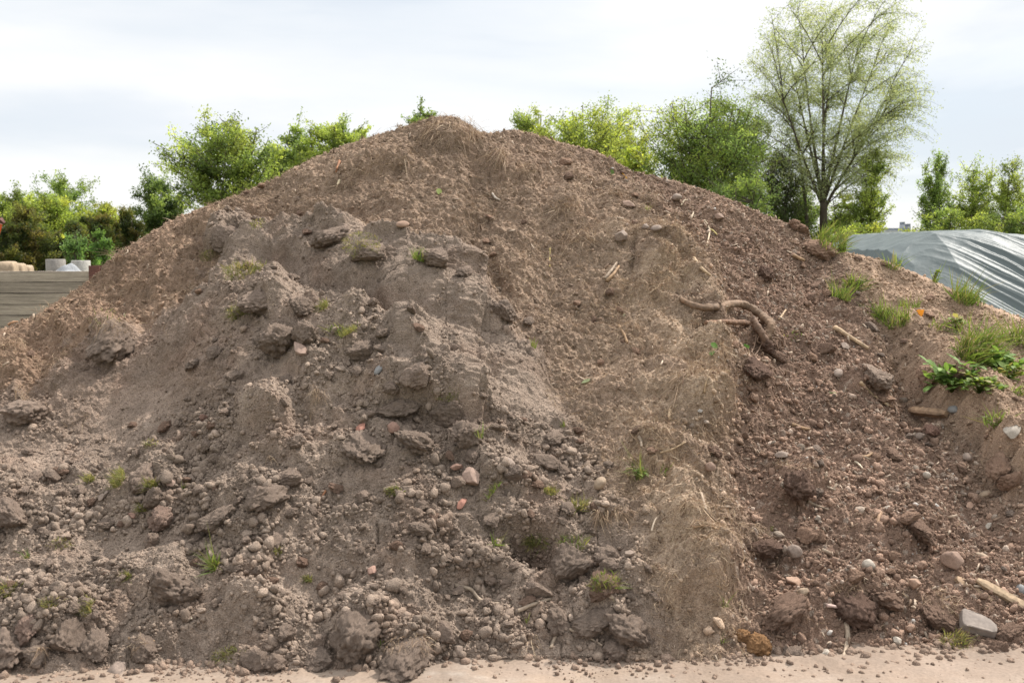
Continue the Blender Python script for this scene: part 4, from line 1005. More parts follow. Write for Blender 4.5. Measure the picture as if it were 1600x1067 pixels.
def plank(label, px0, px1, wpx, tpx, colr, lift, name='wood_plank'):
    p0, n0, dd, _ = pick(*px0); p1, n1, _, _ = pick(*px1)
    p0 = p0 + n0 * lift; p1 = p1 + n1 * lift; ax = p1 - p0; L = np.linalg.norm(ax)
    w, t = wpx * dd / FPX, tpx * dd / FPX
    nx = 40; parts = []
    x = np.linspace(0, 1, nx); wl_ = 1 - .35 * sstep(.8, 1, x) - .5 * sstep(.16, 0, x)
    wl_ = wl_ * (1 + .12 * perlin(x * 12, x * 0 + px0[0], 3))
    cs = np.array([(-.5, -.5), (.1, -.55), (.5, -.5), (.5, .5), (-.1, .6), (-.5, .5)])
    nn = n0 + n1; ex = ax / L; ny = np.cross(nn, ex); ny /= np.linalg.norm(ny); nz = np.cross(ex, ny)
    Vv = (ex[None, None] * (x * L)[:, None, None] + ny * (cs[None, :, 0] * w * wl_[:, None])[..., None] + nz * (cs[None, :, 1] * t * (.7 + .3 * wl_[:, None]))[..., None])
    Vv = Vv.reshape(-1, 3) + .002 * noise3(np.repeat(x, 6)[:, None] * (0, 0, 0) + Vv.reshape(-1, 3) * (1, 1, 1), 60, 9)[:, None] * nz
    m = len(cs); i = np.arange(nx - 1)[:, None] * m; j = np.arange(m)[None]; j2 = (j + 1) % m
    F = [np.stack([i + j, i + j2, i + m + j2, i + m + j], -1).reshape(-1, 4), np.array([[0, 5, 4, 3, 2, 1]]), np.array([[0, 1, 2, 3, 4, 5]]) + (nx - 1) * m]
    pg = np.array(colr) * (1 + .3 * np.repeat(perlin(cs[:, 0] * 5 + 3, cs[:, 1] * 5, 3)[None], nx, 0).reshape(-1) + .15 * noise3(Vv, 50, 3))[:, None]
    tag(link(name, make_mesh(name, Vv, F, pg, False), M_WOOD, None, p0), label, name.replace('_', ' '), GS)
plank('split weathered plank end half buried left of the longer plank', (1493, 903), (1548, 938), 13, 7, (.24, .165, .105), .004)
plank('long split plank running out of the right edge', (1524, 908), (1622, 962), 13, 8, (.31, .225, .145), .012)
plank('short rotten log below the smooth burrow run', (1422, 640), (1482, 651), 11, 9, (.25, .165, .105), .02, 'log')

# ------------------------------------------------------------------ grass, moss, dry root bunches
bpy.context.view_layer.update(); DG_ = bpy.context.evaluated_depsgraph_get()
GREEN = np.array([(.15, .22, .045), (.11, .17, .035), (.20, .26, .065), (.24, .22, .09)])
MOSS = np.array([(.26, .26, .09), (.20, .21, .075), (.32, .27, .12), (.15, .17, .055)])
DRY = straw
def bunch(name, label, cat, u, v, wpx, hpx, n, cols, width=.0016, hang=0, stand=1.0, group=None, mat=None, lift=0):
    if u > 1270 and hang == 0 and cols is GREEN: wpx, hpx, n = wpx * 1.2, hpx * 1.15, int(n * 1.5)
    """a bunch of blades or roots growing from the surface around one spot"""
    p, nrm, dd, _ = pick(u, v + hpx * .3 if hang == 0 else v); s = dd / FPX
    dr = Vector(ray(u, v + hpx * .3 if hang == 0 else v)).normalized()
    hit, hp, hn, _, ho, _ = sc.ray_cast(DG_, Vector(CAM), dr)         # grows from the clod that lies there, if one does
    if hit and ho.name.startswith(('soil_clod', 'stone')): p, nrm = np.array(hp) - np.array(dr) * .004, (np.array(hn) + nrm) / np.linalg.norm(np.array(hn) + nrm)
    th = rng.uniform(0, 6.283, n); rr = np.sqrt(rng.random(n)) * wpx * .5 * s
    tx = np.cross((0, 0, 1), nrm); tx = tx / np.linalg.norm(tx); ty_ = np.cross(nrm, tx)
    pos = p + tx * (rr * np.cos(th))[:, None] + ty_ * (rr * np.sin(th) * .6)[:, None] + nrm * lift
    up = nrm * .35 + np.array((0, 0, 1.0)) * stand
    L = hpx * s * rng.uniform(.3, 1.1, n) * (.75 if hang else 1)
    base = up + rng.normal(scale=.45 if hang == 0 else 1.0, size=(n, 3)); base /= np.linalg.norm(base, axis=1)[:, None]
    bend = rng.normal(size=(n, 3)) * .5 + nrm * .45 + tx * (np.cos(th) * .6)[:, None]; bend[:, 2] -= .35 + hang * 1.6
    k = np.linspace(0, 1, 6)
    c = pos[:, None] + base[:, None] * (L[:, None] * k)[..., None] + bend[:, None] * (L[:, None] * k ** 2 * (.55 + .5 * hang))[..., None]
    side = np.cross(base, rng.normal(size=(n, 3))); side /= np.linalg.norm(side, axis=1)[:, None]
    w = width * (rng.uniform(.6, 1.3, n) * np.where(rng.random(n) > .88, 1.9, 1))[:, None] * np.array([.8, 1, .95, .8, .5, .08])
    Vv = np.stack([c - side[:, None] * w[..., None], c + side[:, None] * w[..., None]], 2).reshape(-1, 3)
    b = (np.arange(n) * 12)[:, None] + np.arange(5)[None] * 2
    F = np.stack([b, b + 1, b + 3, b + 2], -1).reshape(-1, 4)
    pg = np.repeat(cols[rng.integers(0, len(cols), n)] * rng.uniform(.7, 1.25, (n, 1)), 12, 0)
    return tag(link(name, make_mesh(name, Vv - p, F, pg), mat or M_GRASS, None, p), label, cat, group)

GG = 'green grass tufts on the heap'
for u, v, w, h, n, lb in [
    (1300, 372, 60, 26, 160, 'bright grass patch on the skyline under the willow'), (1285, 366, 24, 16, 50, 'small grass tuft left of the skyline grass patch'), (1316, 384, 20, 14, 50, 'short grass at the right end of the skyline patch'),
    (1334, 440, 26, 24, 80, 'upper grass tuft at the top edge of the dark slope'), (1312, 458, 36, 26, 100, 'spreading grass tuft below the upper one on the dark slope edge'),
    (1372, 484, 26, 24, 60, 'thin grass tuft left of the bank grass'), (1396, 493, 46, 28, 120, 'dense grass tuft in the middle of the bank'), (1420, 476, 26, 16, 40, 'short grass behind the dense bank tuft'),
    (1395, 411, 22, 20, 40, 'grass tuft on the skyline before the covered heap'), (1505, 458, 44, 34, 130, 'grass tuft growing against the shiny sheet'), (1522, 468, 26, 18, 60, 'low grass right of the tuft against the sheet'),
    (1462, 432, 12, 22, 14, 'small sprouting weed on the skyline before the sheet'), (1528, 545, 88, 40, 420, 'largest bright grass tuft on the bank'), (1592, 522, 46, 44, 150, 'grass tuft cut by the right edge of the picture'),
    (1495, 508, 30, 26, 26, 'sparse yellowish weed left of the largest tuft'), (1556, 655, 30, 26, 60, 'feathery small weed low on the bank'), (1595, 610, 30, 20, 40, 'low green shoots behind the feathery weed'), (1465, 508, 24, 14, 26, 'few thin blades above the burrow run'),
    (657, 400, 34, 20, 170, 'dark green grass tuft on the crest of the grey spill'), (165, 498, 60, 12, 50, 'flat green blades on the rooty shoulder clod'), (335, 878, 22, 36, 110, 'upright green tuft in the lower left slope'),
    (43, 866, 14, 18, 24, 'small green tuft near the lower left clods'), (750, 676, 16, 26, 14, 'long thin blades beside the lumpy bladed clod'), (945, 908, 56, 15, 160, 'fresh grass on the green turf sod'), (895, 846, 50, 16, 110, 'short fresh grass on the turf clod'),
    (998, 735, 34, 36, 60, 'green dandelion like tuft on the middle rib'), (1040, 735, 30, 16, 22, 'thin blades right of the dandelion like tuft'), (1130, 940, 16, 24, 22, 'green sprig at the foot of the rib'), (1012, 323, 10, 12, 10, 'tiny green sprig on the upper rib'),
    (878, 664, 10, 12, 14, 'tiny green tuft at the edge of the grey spill'), (530, 520, 44, 18, 120, 'green grass on the left of the mossy mid slope lump'), (832, 538, 18, 12, 40, 'small olive tuft between grey spill and rooty slope'), (1240, 525, 36, 10, 22, 'sprawling thin blades below the end of the big root'),
    (770, 763, 60, 12, 120, 'light green grass along the ledge above the hollow'), (1128, 1000, 8, 20, 9, 'single green shoot at the foot of the slope'), (598, 1005, 18, 12, 30, 'green tuft at the foot of the large crumbly mound'), (775, 845, 22, 22, 30, 'green blades hanging at the hollow'), (823, 967, 14, 16, 12, 'few green blades above the crossing roots'), (286, 758, 16, 14, 14, 'few green blades right of the pale rounded clod')]:
    bunch('grass_tuft', lb, 'grass tuft', u, v, w, h, n, GREEN if u > 1200 or v < 410 else np.concatenate([GREEN * .8, MOSS[:2]]), .0022 if u > 1200 else .0014, group=GG)
GM = 'mossy turf patches on the clods'
for u, v, w, h, n, lb in [
    (385, 424, 62, 18, 300, 'mossy turf capping the ledge below the topmost clod'), (330, 400, 30, 14, 120, 'small mossy patch left of the mossy turf ledge'), (378, 488, 42, 18, 170, 'moss around the left of the pale flat topped clod'), (505, 478, 30, 16, 120, 'yellowish moss right of the small rough clod'),
    (565, 382, 60, 9, 220, 'yellow moss along the crest of the grey spill'), (545, 516, 40, 16, 200, 'olive moss topping the mid slope lump'), (700, 612, 44, 10, 130, 'yellow moss on the moss capped clod'), (403, 350, 30, 10, 60, 'thin grass at the upper edge of the grey spill'),
    (185, 745, 42, 22, 170, 'pale green tussock left of the pale rounded clod'), (236, 755, 20, 22, 110, 'moss hanging over the moss hung clod'), (225, 792, 12, 20, 70, 'tan moss at the foot of the moss hung clod'), (138, 748, 20, 20, 80, 'dry straw tussock left of the pale green tussock'),
    (862, 764, 30, 14, 130, 'yellow moss tuft on a clod near the rib'), (905, 785, 26, 30, 60, 'stringy yellow grass beside the rib'), (12, 920, 30, 18, 150, 'olive grass cushion at the left border'), (78, 940, 26, 18, 70, 'straw coloured tuft above the pinkish cracked lump'), (130, 945, 46, 24, 120, 'sparse mossy grass on the tall smooth clod'),
    (197, 900, 14, 18, 70, 'small yellow moss tuft above the broad lump'), (360, 1028, 56, 14, 260, 'strip of mossy turf along the edge of the track'), (436, 860, 16, 14, 70, 'small mossy knob in the lower slope'), (480, 905, 14, 16, 60, 'mossy edge under the clods in the lower slope'), (840, 845, 34, 22, 160, 'mossy fringe left of the turf clod'),
    (1205, 825, 10, 10, 16, 'mossy fleck beside the dark slope straw'), (1495, 1000, 46, 22, 130, 'olive moss over the mossy slab clod'), (93, 850, 28, 16, 50, 'thin pale grass on the left lower slope'), (617, 768, 26, 16, 70, 'dry grass bit in the crumbly middle'), (235, 690, 20, 16, 26, 'wisps of dry grass on the smooth left slope')]:
    bunch('moss_tuft', lb, 'moss tuft', u, v, w * 1.15, h * .62, int(n * 2.4), MOSS, .0011, stand=.5, group=GM)
GD = 'bunches of dead roots and dry grass'
for u, v, w, h, n, hg, lb in [
    (705, 200, 90, 30, 420, .9, 'thick fringe of dead roots hanging from the summit'), (740, 208, 40, 40, 150, .9, 'root fringe draped right of the summit'), (775, 242, 50, 34, 260, .8, 'matted root clump below the saddle right of the summit'), (605, 258, 90, 26, 170, .6, 'long pale bunch of dead roots high on the left slope'), (625, 250, 34, 34, 60, .8, 'looping pale roots at the right end of the long bunch'), (545, 295, 44, 24, 120, .6, 'small pale root bunch below the white wood chip'),
    (628, 197, 24, 20, 60, .3, 'upright dry tuft on the skyline left of the summit'), (880, 318, 60, 30, 240, .6, 'root clump in the middle of the upper slope'), (822, 260, 44, 22, 150, .6, 'small root clump on the upper right slope'), (905, 370, 60, 30, 180, .6, 'brown root overhang above the yellow straw'), (955, 300, 40, 30, 120, .5, 'root fringe under the right skyline shoulder'),
    (1030, 445, 70, 22, 300, .6, 'dry root mat on the shoulder of the rib'), (1088, 500, 40, 26, 220, .6, 'straw coloured mat hanging below the big root'), (1090, 575, 56, 24, 320, .6, 'thick dry mat in the middle of the rib'), (1070, 590, 40, 40, 160, .8, 'hanging fringe at the left of the middle rib mat'), (1110, 672, 70, 20, 240, .6, 'dry root mat on the lower middle rib'), (1020, 670, 44, 20, 150, .6, 'spidery root bunch left of the wood stub'),
    (940, 800, 30, 40, 160, .9, 'brush like tuft of pale roots at the left edge of the rib'), (970, 805, 50, 26, 180, .7, 'shaggy root mat under the dandelion like tuft'), (1080, 790, 40, 30, 130, .5, 'pale dry grass on the right of the lower rib'), (1075, 940, 120, 15, 300, .4, 'large straw mat at the foot of the rib'), (1030, 900, 70, 16, 160, .4, 'straw mat left above the foot of the rib'), (1045, 730, 60, 20, 150, .5, 'dry root fringe around the dandelion like tuft'),
    (1240, 725, 60, 18, 220, .4, 'pale straw cap on the dark root ball'), (1183, 830, 40, 28, 200, .8, 'shaggy straw tuft right of the lower rib'), (1325, 920, 46, 18, 150, .5, 'dry grass on the dark dry rooted sod'), (1470, 940, 66, 26, 130, .3, 'bleached straw bunch above the concrete slab'), (1492, 1010, 26, 44, 40, .9, 'yellow straw hanging at the mossy slab clod'), (1130, 545, 36, 24, 110, .5, 'dry tuft below the root on the right of the rib'),
    (505, 610, 44, 30, 130, 1.0, 'dead roots hanging from the ledge in mid spill'), (425, 712, 34, 26, 130, 1.0, 'hairy root fringe on the hanging lump'), (480, 650, 34, 26, 80, .9, 'root wisps under the mid spill ledge'), (40, 615, 54, 26, 170, .6, 'dry fringe on the tan root bound clod'), (14, 538, 50, 24, 200, .5, 'straw mat on the skyline at the left border'), (178, 510, 60, 26, 130, .8, 'root fringe on the rooty shoulder clod'), (95, 490, 80, 22, 200, .4, 'dry grass along the left skyline'), (190, 398, 44, 22, 160, .3, 'straw clump on the skyline beside the plank wall'), (345, 326, 70, 14, 150, .3, 'dry grass on the left skyline hump'), (215, 450, 60, 24, 130, .6, 'dark root wisps on the left slope'),
    (640, 1010, 70, 18, 200, .6, 'dry hair on the long hairy sod'), (215, 1004, 40, 18, 50, .6, 'dry wisps on the root crossed clod'), (1140, 985, 30, 16, 60, .4, 'dry wisps left of the orange lump'), (1160, 1010, 60, 22, 120, .6, 'dry root clump before the orange lump'), (65, 1015, 16, 30, 40, .6, 'dry tuft between the lower left clods'), (130, 660, 70, 24, 80, .4, 'dry wisps on the smooth left slope'), (820, 1000, 40, 30, 60, .8, 'shaggy grey roots at the foot left of the crossing roots')]:
    bunch('dry_tuft', lb, 'dry tuft', u, v, w, h, n, DRY * (1.0 if u > 600 or u < 120 else .85), .0010, hang=hg, stand=.5, group=GD, mat=M_FIBRE)

# broad leaved weeds and single leaves
def leaf_shape(L, w, bend, n=6):
    k = np.linspace(0, 1, n); ww = w * np.sin(np.clip(k * 1.05 + .06, 0, 1) * math.pi) ** .7; ww[-1] = w * .05
    c = np.stack([k * L * np.cos(bend * k), 0 * k, k * L * np.sin(.7) * (1 - bend * k)], 1)
    Vv = np.stack([c - np.array((0, 1, 0)) * ww[:, None] + (0, 0, .12 * w), c, c + np.array((0, 1, 0)) * ww[:, None] + (0, 0, .12 * w)], 1).reshape(-1, 3)
    b = np.arange(n - 1) * 3
    return Vv, np.concatenate([np.stack([b, b + 1, b + 4, b + 3], 1), np.stack([b + 1, b + 2, b + 5, b + 4], 1)])
def weed(label, u, v, wpx, hpx, n, leafL, leafW, cols):
    p, nrm, dd, _ = pick(u, v); s = dd / FPX
    root_ = thing('leafy_weed', label, 'weed', p, group='broad leaved weeds on the bank')
    stems, leaves, pg = [], [], []
    for i in range(n):
        a = rng.uniform(0, 6.28); tip = np.array((math.cos(a) * wpx * .5 * s * rng.uniform(.2, 1), -abs(math.sin(a)) * wpx * .3 * s * rng.uniform(.2, 1), hpx * s * rng.uniform(.3, 1) - wpx * .16 * s * rng.random()))
        P = np.array([(0, 0, -.01), tip * .5 + (0, 0, .03), tip])
        stems.append(tube(P, .0015, 5))
        for j in range(3):
            Vv, F = leaf_shape(leafL * s * rng.uniform(.6, 1.1), leafW * s * rng.uniform(.7, 1.1), rng.uniform(.2, 1.0))
            Rm = np.array(Euler((rng.uniform(-.5, .5), rng.uniform(-.4, .7), a + rng.uniform(-1.3, 1.3))).to_matrix())
            leaves.append((Vv @ Rm.T + P[1] + (P[2] - P[1]) * rng.random(), F)); pg.append(np.tile(cols[rng.integers(len(cols))] * rng.uniform(.8, 1.2), (len(Vv), 1)))
    Vv, F = join_mixed(stems); link('stem', make_mesh('stem', Vv, F, np.array((.12, .18, .04))), M_GRASS, root_)
    Vv, F = join(leaves); link('foliage', make_mesh('foliage', Vv, F, np.concatenate(pg)), M_GRASS, root_)
WG = np.array([(.17, .27, .07), (.22, .32, .09), (.14, .23, .06)])
weed('broad leaved grey green weed drooping over the bank edge', 1487, 612, 110, 56, 50, 25, 5.5, WG)
weed('yellow green ferny weed right of the drooping weed', 1530, 612, 90, 34, 50, 13, 4, GREEN * 1.3)
weed('leafy weed spreading below the largest grass tuft', 1550, 572, 110, 30, 36, 20, 5.5, WG * 1.15)
weed('young light green weed above the drooping one', 1492, 512, 26, 22, 8, 14, 4, GREEN * 1.2)
weed('leafy low weed at the right picture edge below the cut tuft', 1580, 590, 70, 24, 22, 16, 5, GREEN * 1.2)
weed('light green weed on the lip of the bank left of the drooping one', 1462, 592, 44, 24, 14, 16, 4, GREEN * 1.15)
weed('tall sprout on the skyline before the shiny sheet', 1461, 440, 14, 24, 6, 9, 3, GREEN * 1.1)
weed('small dandelion rosette on the middle rib', 995, 748, 30, 24, 8, 18, 2.6, GREEN)
def fallen(label, u, v, r, colr):
    p, nrm, dd, _ = pick(u, v); s = r * dd / FPX
    Vv, F = leaf_shape(2 * s, s * .8, .25); Vv = Vv - Vv.mean(0)
    o = link('fallen_leaf', make_mesh('fallen_leaf', Vv, F, np.array(colr)), M_GRASS); o.location = p + nrm * .012
    o.rotation_euler = (Vector(nrm).to_track_quat('Z', 'Y').to_matrix().to_4x4() @ Matrix.Rotation(rng.uniform(0, 6), 4, 'Z')).to_euler()
    tag(o, label, 'leaf', 'single leaves lying on the heap')
fallen('round grey green leaf on the middle of the rooty slope', 973, 497, 9, (.20, .26, .16))
fallen('pale green leaf low on the rooty slope', 917, 596, 7, (.26, .30, .16))
fallen('small green leaf on the upper rooty slope', 684, 301, 6, (.22, .27, .07))
fallen('orange withered leaf on the bank', 1436, 490, 8, (.55, .22, .03))
fallen('bright green leaf right of the rib below the dry tuft', 1112, 540, 7, (.12, .24, .05))
fallen('green leaf under the bright one right of the rib', 1113, 553, 6, (.12, .2, .06))
fallen('bright green leaf below the root knob', 1165, 542, 6, (.13, .26, .04))
fallen('yellow brown leaf near the right skyline', 974, 277, 6, (.42, .22, .03))
fallen('small green leaf beside the yellow brown leaf', 955, 270, 6, (.12, .2, .07))
fallen('green leaf on the dark slope below the oval pebble', 1300, 617, 6, (.10, .2, .05))

# ------------------------------------------------------------------ trees
def bez(a, b, c, n):
    t = np.linspace(0, 1, n)[:, None]; return (1 - t) ** 2 * a + 2 * t * (1 - t) * b + t * t * c

def leaves_mesh(pts, size, cols, long=1.9, droop=0.0):
    n = len(pts); dr = rng.normal(size=(n, 3)); dr[:, 2] -= droop; dr /= np.linalg.norm(dr, axis=1)[:, None]
    sd_ = np.cross(dr, rng.normal(size=(n, 3))); sd_ /= np.linalg.norm(sd_, axis=1)[:, None]
    L = size * rng.uniform(.6, 1.3, n)[:, None]; W = L / long
    Vv = np.stack([pts - dr * L * .5, pts + sd_ * W * .5, pts + dr * L * .5, pts - sd_ * W * .5], 1).reshape(-1, 3)
    F = np.arange(n * 4).reshape(-1, 4)
    return Vv, F, np.repeat(cols, 4, 0)

def tree(name, label, u, vt, vb, wpx, Y, cols, nbr=60, per=110, leaf=.085, stems=1, cat='tree', group=None, shape=1.0, clump=.11, lean=0, trunk_r=None, base=None, droop=0., mottle=.40, long=1.9):
    wpx *= 1.25; leaf *= .62; per = int(per * 2.4); nbr = int(nbr * 1.25)
    top = at(u, vt, Y); zt = top[2]; x0 = top[0]; zb = at(u, vb, Y)[2]; rx = wpx * .5 * Y / FPX; s = Y / FPX
    zc, rz = (zt + zb) / 2, (zt - zb) / 2
    root_ = thing(name, label, cat, (x0, Y, 0), group=group)
    wood, pts, pc = [], [], []
    tr_ = trunk_r or .02 * zt
    stemP = []
    for k in range(stems):
        a = rng.uniform(0, 6.28); off = (0 if stems == 1 else rx * .45)
        ex = np.array((math.cos(a) * off, math.sin(a) * off, zc + rz * rng.uniform(.55, .9)))
        P = bez(np.array((rng.normal(0, .1) * rx, rng.normal(0, .1) * rx, -.05)), np.array((ex[0] * .3 + lean, ex[1] * .3, ex[2] * .5)), ex, 14)
        wood.append(tube(P, np.linspace(tr_ / stems ** .4, tr_ * .12, 14), 7)); stemP.append(P)
    seed = int(rng.integers(1e6))
    zc0, rz0, low = zc, rz, (int(nbr * .35) if zb > .7 else 0)
    for b in range(nbr + low):
        if b >= nbr: zc, rz = zb * .6, zb * .55     # lower boughs down to the ground
        dv = rng.normal(size=3); dv /= np.linalg.norm(dv)
        lob = 1 + .30 * float(noise3(dv[None] * 1.0, 2.2, seed)[0])
        rad = rng.random() ** .38 * lob
        taper = 1 if dv[2] < 0 else (1 - (shape - 1) * .5 * dv[2])
        tgt = np.array((dv[0] * rx * rad * taper, dv[1] * rx * rad * taper, zc + dv[2] * rz * rad))
        SPn = stemP[rng.integers(stems)]
        h0 = tgt[2] - rng.uniform(.25, .75) * (np.hypot(tgt[0], tgt[1]) + .15 * rz)
        i = int(np.argmin(np.abs(SPn[:, 2] - h0))); a0 = SPn[i]
        mid_ = a0 + (tgt - a0) * .5 + np.array((0, 0, -.06 * rz)) + (tgt - a0) * (.12, .12, 0)
        B = bez(a0, mid_, tgt, 8); L = np.linalg.norm(tgt - a0)
        wood.append(tube(B, np.linspace(max(tr_ * .25 * (1 - i / 16), .012), .006, 8), 4))
        cb = cols[rng.integers(len(cols))] * rng.uniform(1 - mottle, 1 + mottle)
        for q in range(3):                         # twigs carrying the leaf clumps
            t0 = rng.uniform(.35, .95); c0 = B[int(t0 * 7)]; e_ = c0 + rng.normal(size=3) * (clump * 1.6 * rx, clump * 1.6 * rx, clump * 1.2 * rz) + np.array((0, 0, clump * 1.0 * rz))
            wood.append(tube(np.stack([c0, (c0 + e_) / 2 + (0, 0, .02), e_]), [.008, .006, .004], 3))
            m = max(4, int(per / 4)); kk = rng.random(m)[:, None]
            pts.append(c0 + (e_ - c0) * kk + rng.normal(size=(m, 3)) * clump * .55 * np.array((rx, rx, rz * .8))); pc.append(cb * rng.uniform(.75, 1.25, (m, 1)))
        m = max(4, int(per / 4)); kk = rng.uniform(.45, 1.05, m); pts.append(B[np.clip((kk * 7).astype(int), 0, 7)] + rng.normal(size=(m, 3)) * clump * .5 * np.array((rx, rx, rz * .8))); pc.append(cb * rng.uniform(.75, 1.25, (m, 1)))
    Vv, F = join_mixed(wood); link('trunk', make_mesh('trunk', Vv, F), M_BARK, root_)
    pts = np.concatenate(pts); pc = np.concatenate(pc); g_ = pts[:, 2] > .05
    Vv, F, C = leaves_mesh(pts[g_], leaf, pc[g_], long, droop)
    link('crown', make_mesh('crown', Vv, F, C, False), M_LEAF, root_)
    return root_

LG = np.array([(.24, .32, .085), (.29, .37, .10), (.19, .27, .075)]) * np.array((1.14, 1.06, 1.0))      # light spring green
MG = np.array([(.15, .225, .07), (.19, .27, .08), (.115, .18, .06)]) * np.array((1.14, 1.06, 1.0))   # mid green
DG = np.array([(.085, .125, .045), (.10, .15, .05), (.065, .105, .04)])   # dark green
YG = np.array([(.27, .34, .07), (.31, .36, .08), (.21, .29, .06)]) * np.array((1.14, 1.06, 1.0))      # yellow green
YEW = np.array([(.045, .068, .02), (.06, .085, .024), (.15, .155, .04), (.15, .13, .035), (.08, .105, .028)])
GRW = np.array([(.30, .345, .19), (.35, .39, .22), (.26, .31, .17)])     # willow grey green
GT, GB = 'trees behind the heap', 'bushes behind the heap'
tree('deciduous_tree', 'tall bright green tree on the left rising above the heap', 352, 180, 330, 165, 22, np.concatenate([LG, MG]), 95, 120, .10, 3, group=GT)
tree('deciduous_tree', 'narrow dark green tree right of the tall bright left tree', 452, 196, 310, 100, 24, MG, 60, 110, .10, 1, group=GT)
tree('deciduous_tree', 'bright green tree nearest the left shoulder of the summit', 512, 186, 300, 100, 23, np.concatenate([LG, MG[:1]]), 70, 110, .10, 2, group=GT)
tree('deciduous_tree', 'small tree top peeping over the slope left of the summit', 566, 198, 280, 60, 24, LG, 30, 70, .10, 1, group=GT)
tree('deciduous_tree', 'leafy twig tops peeping over the summit', 652, 162, 260, 60, 22, MG, 44, 60, .09, 3, group=GT)
tree('deciduous_tree', 'dark rounded tree between the yellow conifers and tall bright tree', 250, 270, 400, 84, 26, np.concatenate([DG, MG]), 75, 120, .10, 1, group=GT)
tree('deciduous_tree', 'grey green tree top behind the round yellow green bush', 96, 276, 400, 84, 34, MG * 1.15, 70, 100, .12, 1, group=GT)
tree('bush', 'round yellow green bush on the far left', 84, 300, 420, 92, 28, np.concatenate([YG, LG]), 90, 120, .10, 2, 'bush', GB)
tree('bush', 'light green bush cut by the left picture edge', 18, 292, 420, 84, 27, LG, 80, 120, .10, 2, 'bush', GB)
tree('bush', 'small yellow green bush behind the yellow conifers', 160, 312, 400, 80, 29, YG * .9, 60, 110, .10, 2, 'bush', GB)
for u, vt, w, Yc, lb in [(50, 318, 96, 21, 'large dark conifer with orange tips above the plank wall'), (158, 335, 70, 21, 'dark conifer with yellow tips left of the slope'), (202, 318, 56, 22, 'upright yellow tipped conifer touching the heap skyline'), (8, 340, 60, 20.5, 'dark conifer at the left picture edge'), (112, 345, 60, 21.5, 'low dark conifer between the orange and yellow tipped ones')]:
    tree('conifer_bush', lb, u, vt, 455, w, Yc, YEW, 90, 150, .075, 2, 'conifer', GB, shape=1.7, clump=.09, mottle=.45, long=2.6)
tree('sapling', 'thin light green sapling above the concrete rings', 116, 352, 425, 40, 17, np.array([(.13, .22, .07), (.16, .25, .09)]), 20, 50, .07, 1, 'sapling', GB, clump=.16)
tree('sapling', 'leafy light green sapling beside the heap edge', 155, 358, 425, 34, 16.5, np.array([(.13, .24, .06), (.16, .27, .07)]), 26, 70, .07, 1, 'sapling', GB, clump=.14)
tree('deciduous_tree', 'pale thin tree just right of the summit', 824, 160, 290, 76, 30, LG * 1.05, 60, 90, .10, 2, group=GT)
tree('deciduous_tree', 'broad yellow green tree over the right shoulder of the summit', 912, 148, 330, 160, 25, np.concatenate([YG, LG]), 130, 110, .095, 3, group=GT)
tree('deciduous_tree', 'yellow green tree right behind the broad one over the right shoulder', 966, 172, 330, 90, 28, YG, 70, 100, .095, 2, group=GT)
tree('deciduous_tree', 'low yellow green tree between the two large right trees', 1000, 205, 330, 70, 24, YG, 45, 90, .09, 1, group=GT)
tree('deciduous_tree', 'large many stemmed green tree left of the willow', 1103, 130, 360, 185, 23, np.concatenate([MG, MG * 1.3, LG]), 135, 120, .09, 6, group=GT)
tree('deciduous_tree', 'dark green tree behind the right side of the many stemmed tree', 1165, 175, 360, 70, 26, MG, 60, 110, .09, 2, group=GT)
tree('bush', 'dark green shrub below the many stemmed tree', 1150, 268, 400, 120, 21, MG * 1.1, 70, 110, .08, 3, 'bush', GB)
tree('bush', 'loose grey green shrub left of the willow trunk', 1215, 225, 400, 90, 24, np.array([(.09, .12, .045), (.12, .15, .06), (.07, .10, .035)]), 70, 75, .08, 3, 'bush', GB)
tree('bush', 'dull green shrub behind the willow trunk', 1262, 262, 410, 80, 27, MG * .9, 55, 80, .09, 2, 'bush', GB)
tree('bush', 'bright undergrowth right of the willow trunk', 1325, 300, 420, 80, 25, np.concatenate([LG, MG]), 55, 90, .085, 2, 'bush', GB)
tree('deciduous_tree', 'slender light green tree right of the willow trunk', 1364, 230, 385, 66, 23, LG, 45, 70, .09, 1, group=GT, trunk_r=.045)
tree('bush', 'low light green bush left of the covered heap', 1345, 345, 430, 90, 19, np.concatenate([LG, YG]), 60, 90, .075, 2, 'bush', GB)
tree('bush', 'low green bush behind the left end of the covered heap', 1420, 356, 430, 90, 24, LG, 40, 70, .08, 2, 'bush', GB)
for u, vt, w, cc, lb in [(1465, 238, 50, MG * 1.3, 'slim poplar like tree left in the right tree group'), (1522, 248, 70, LG, 'light green tree in the middle of the right tree group'), (1578, 252, 74, LG * .95, 'light tree at the right picture edge'), (1645, 262, 80, LG, 'light tree just beyond the right picture edge')]:
    tree('deciduous_tree', lb, u, vt, 400, w, 27, cc, 60, 75, .09, 1, group=GT, clump=.12)
for u, vt, w, lb in [(1475, 325, 80, 'low shrub below the slim poplar like tree'), (1545, 318, 90, 'low shrub below the right tree group'), (1612, 322, 80, 'low shrub at the right picture edge behind the sheet')]:
    tree('bush', lb, u, vt, 420, w, 25, np.concatenate([LG * .9, MG]), 55, 90, .085, 2, 'bush', GB)

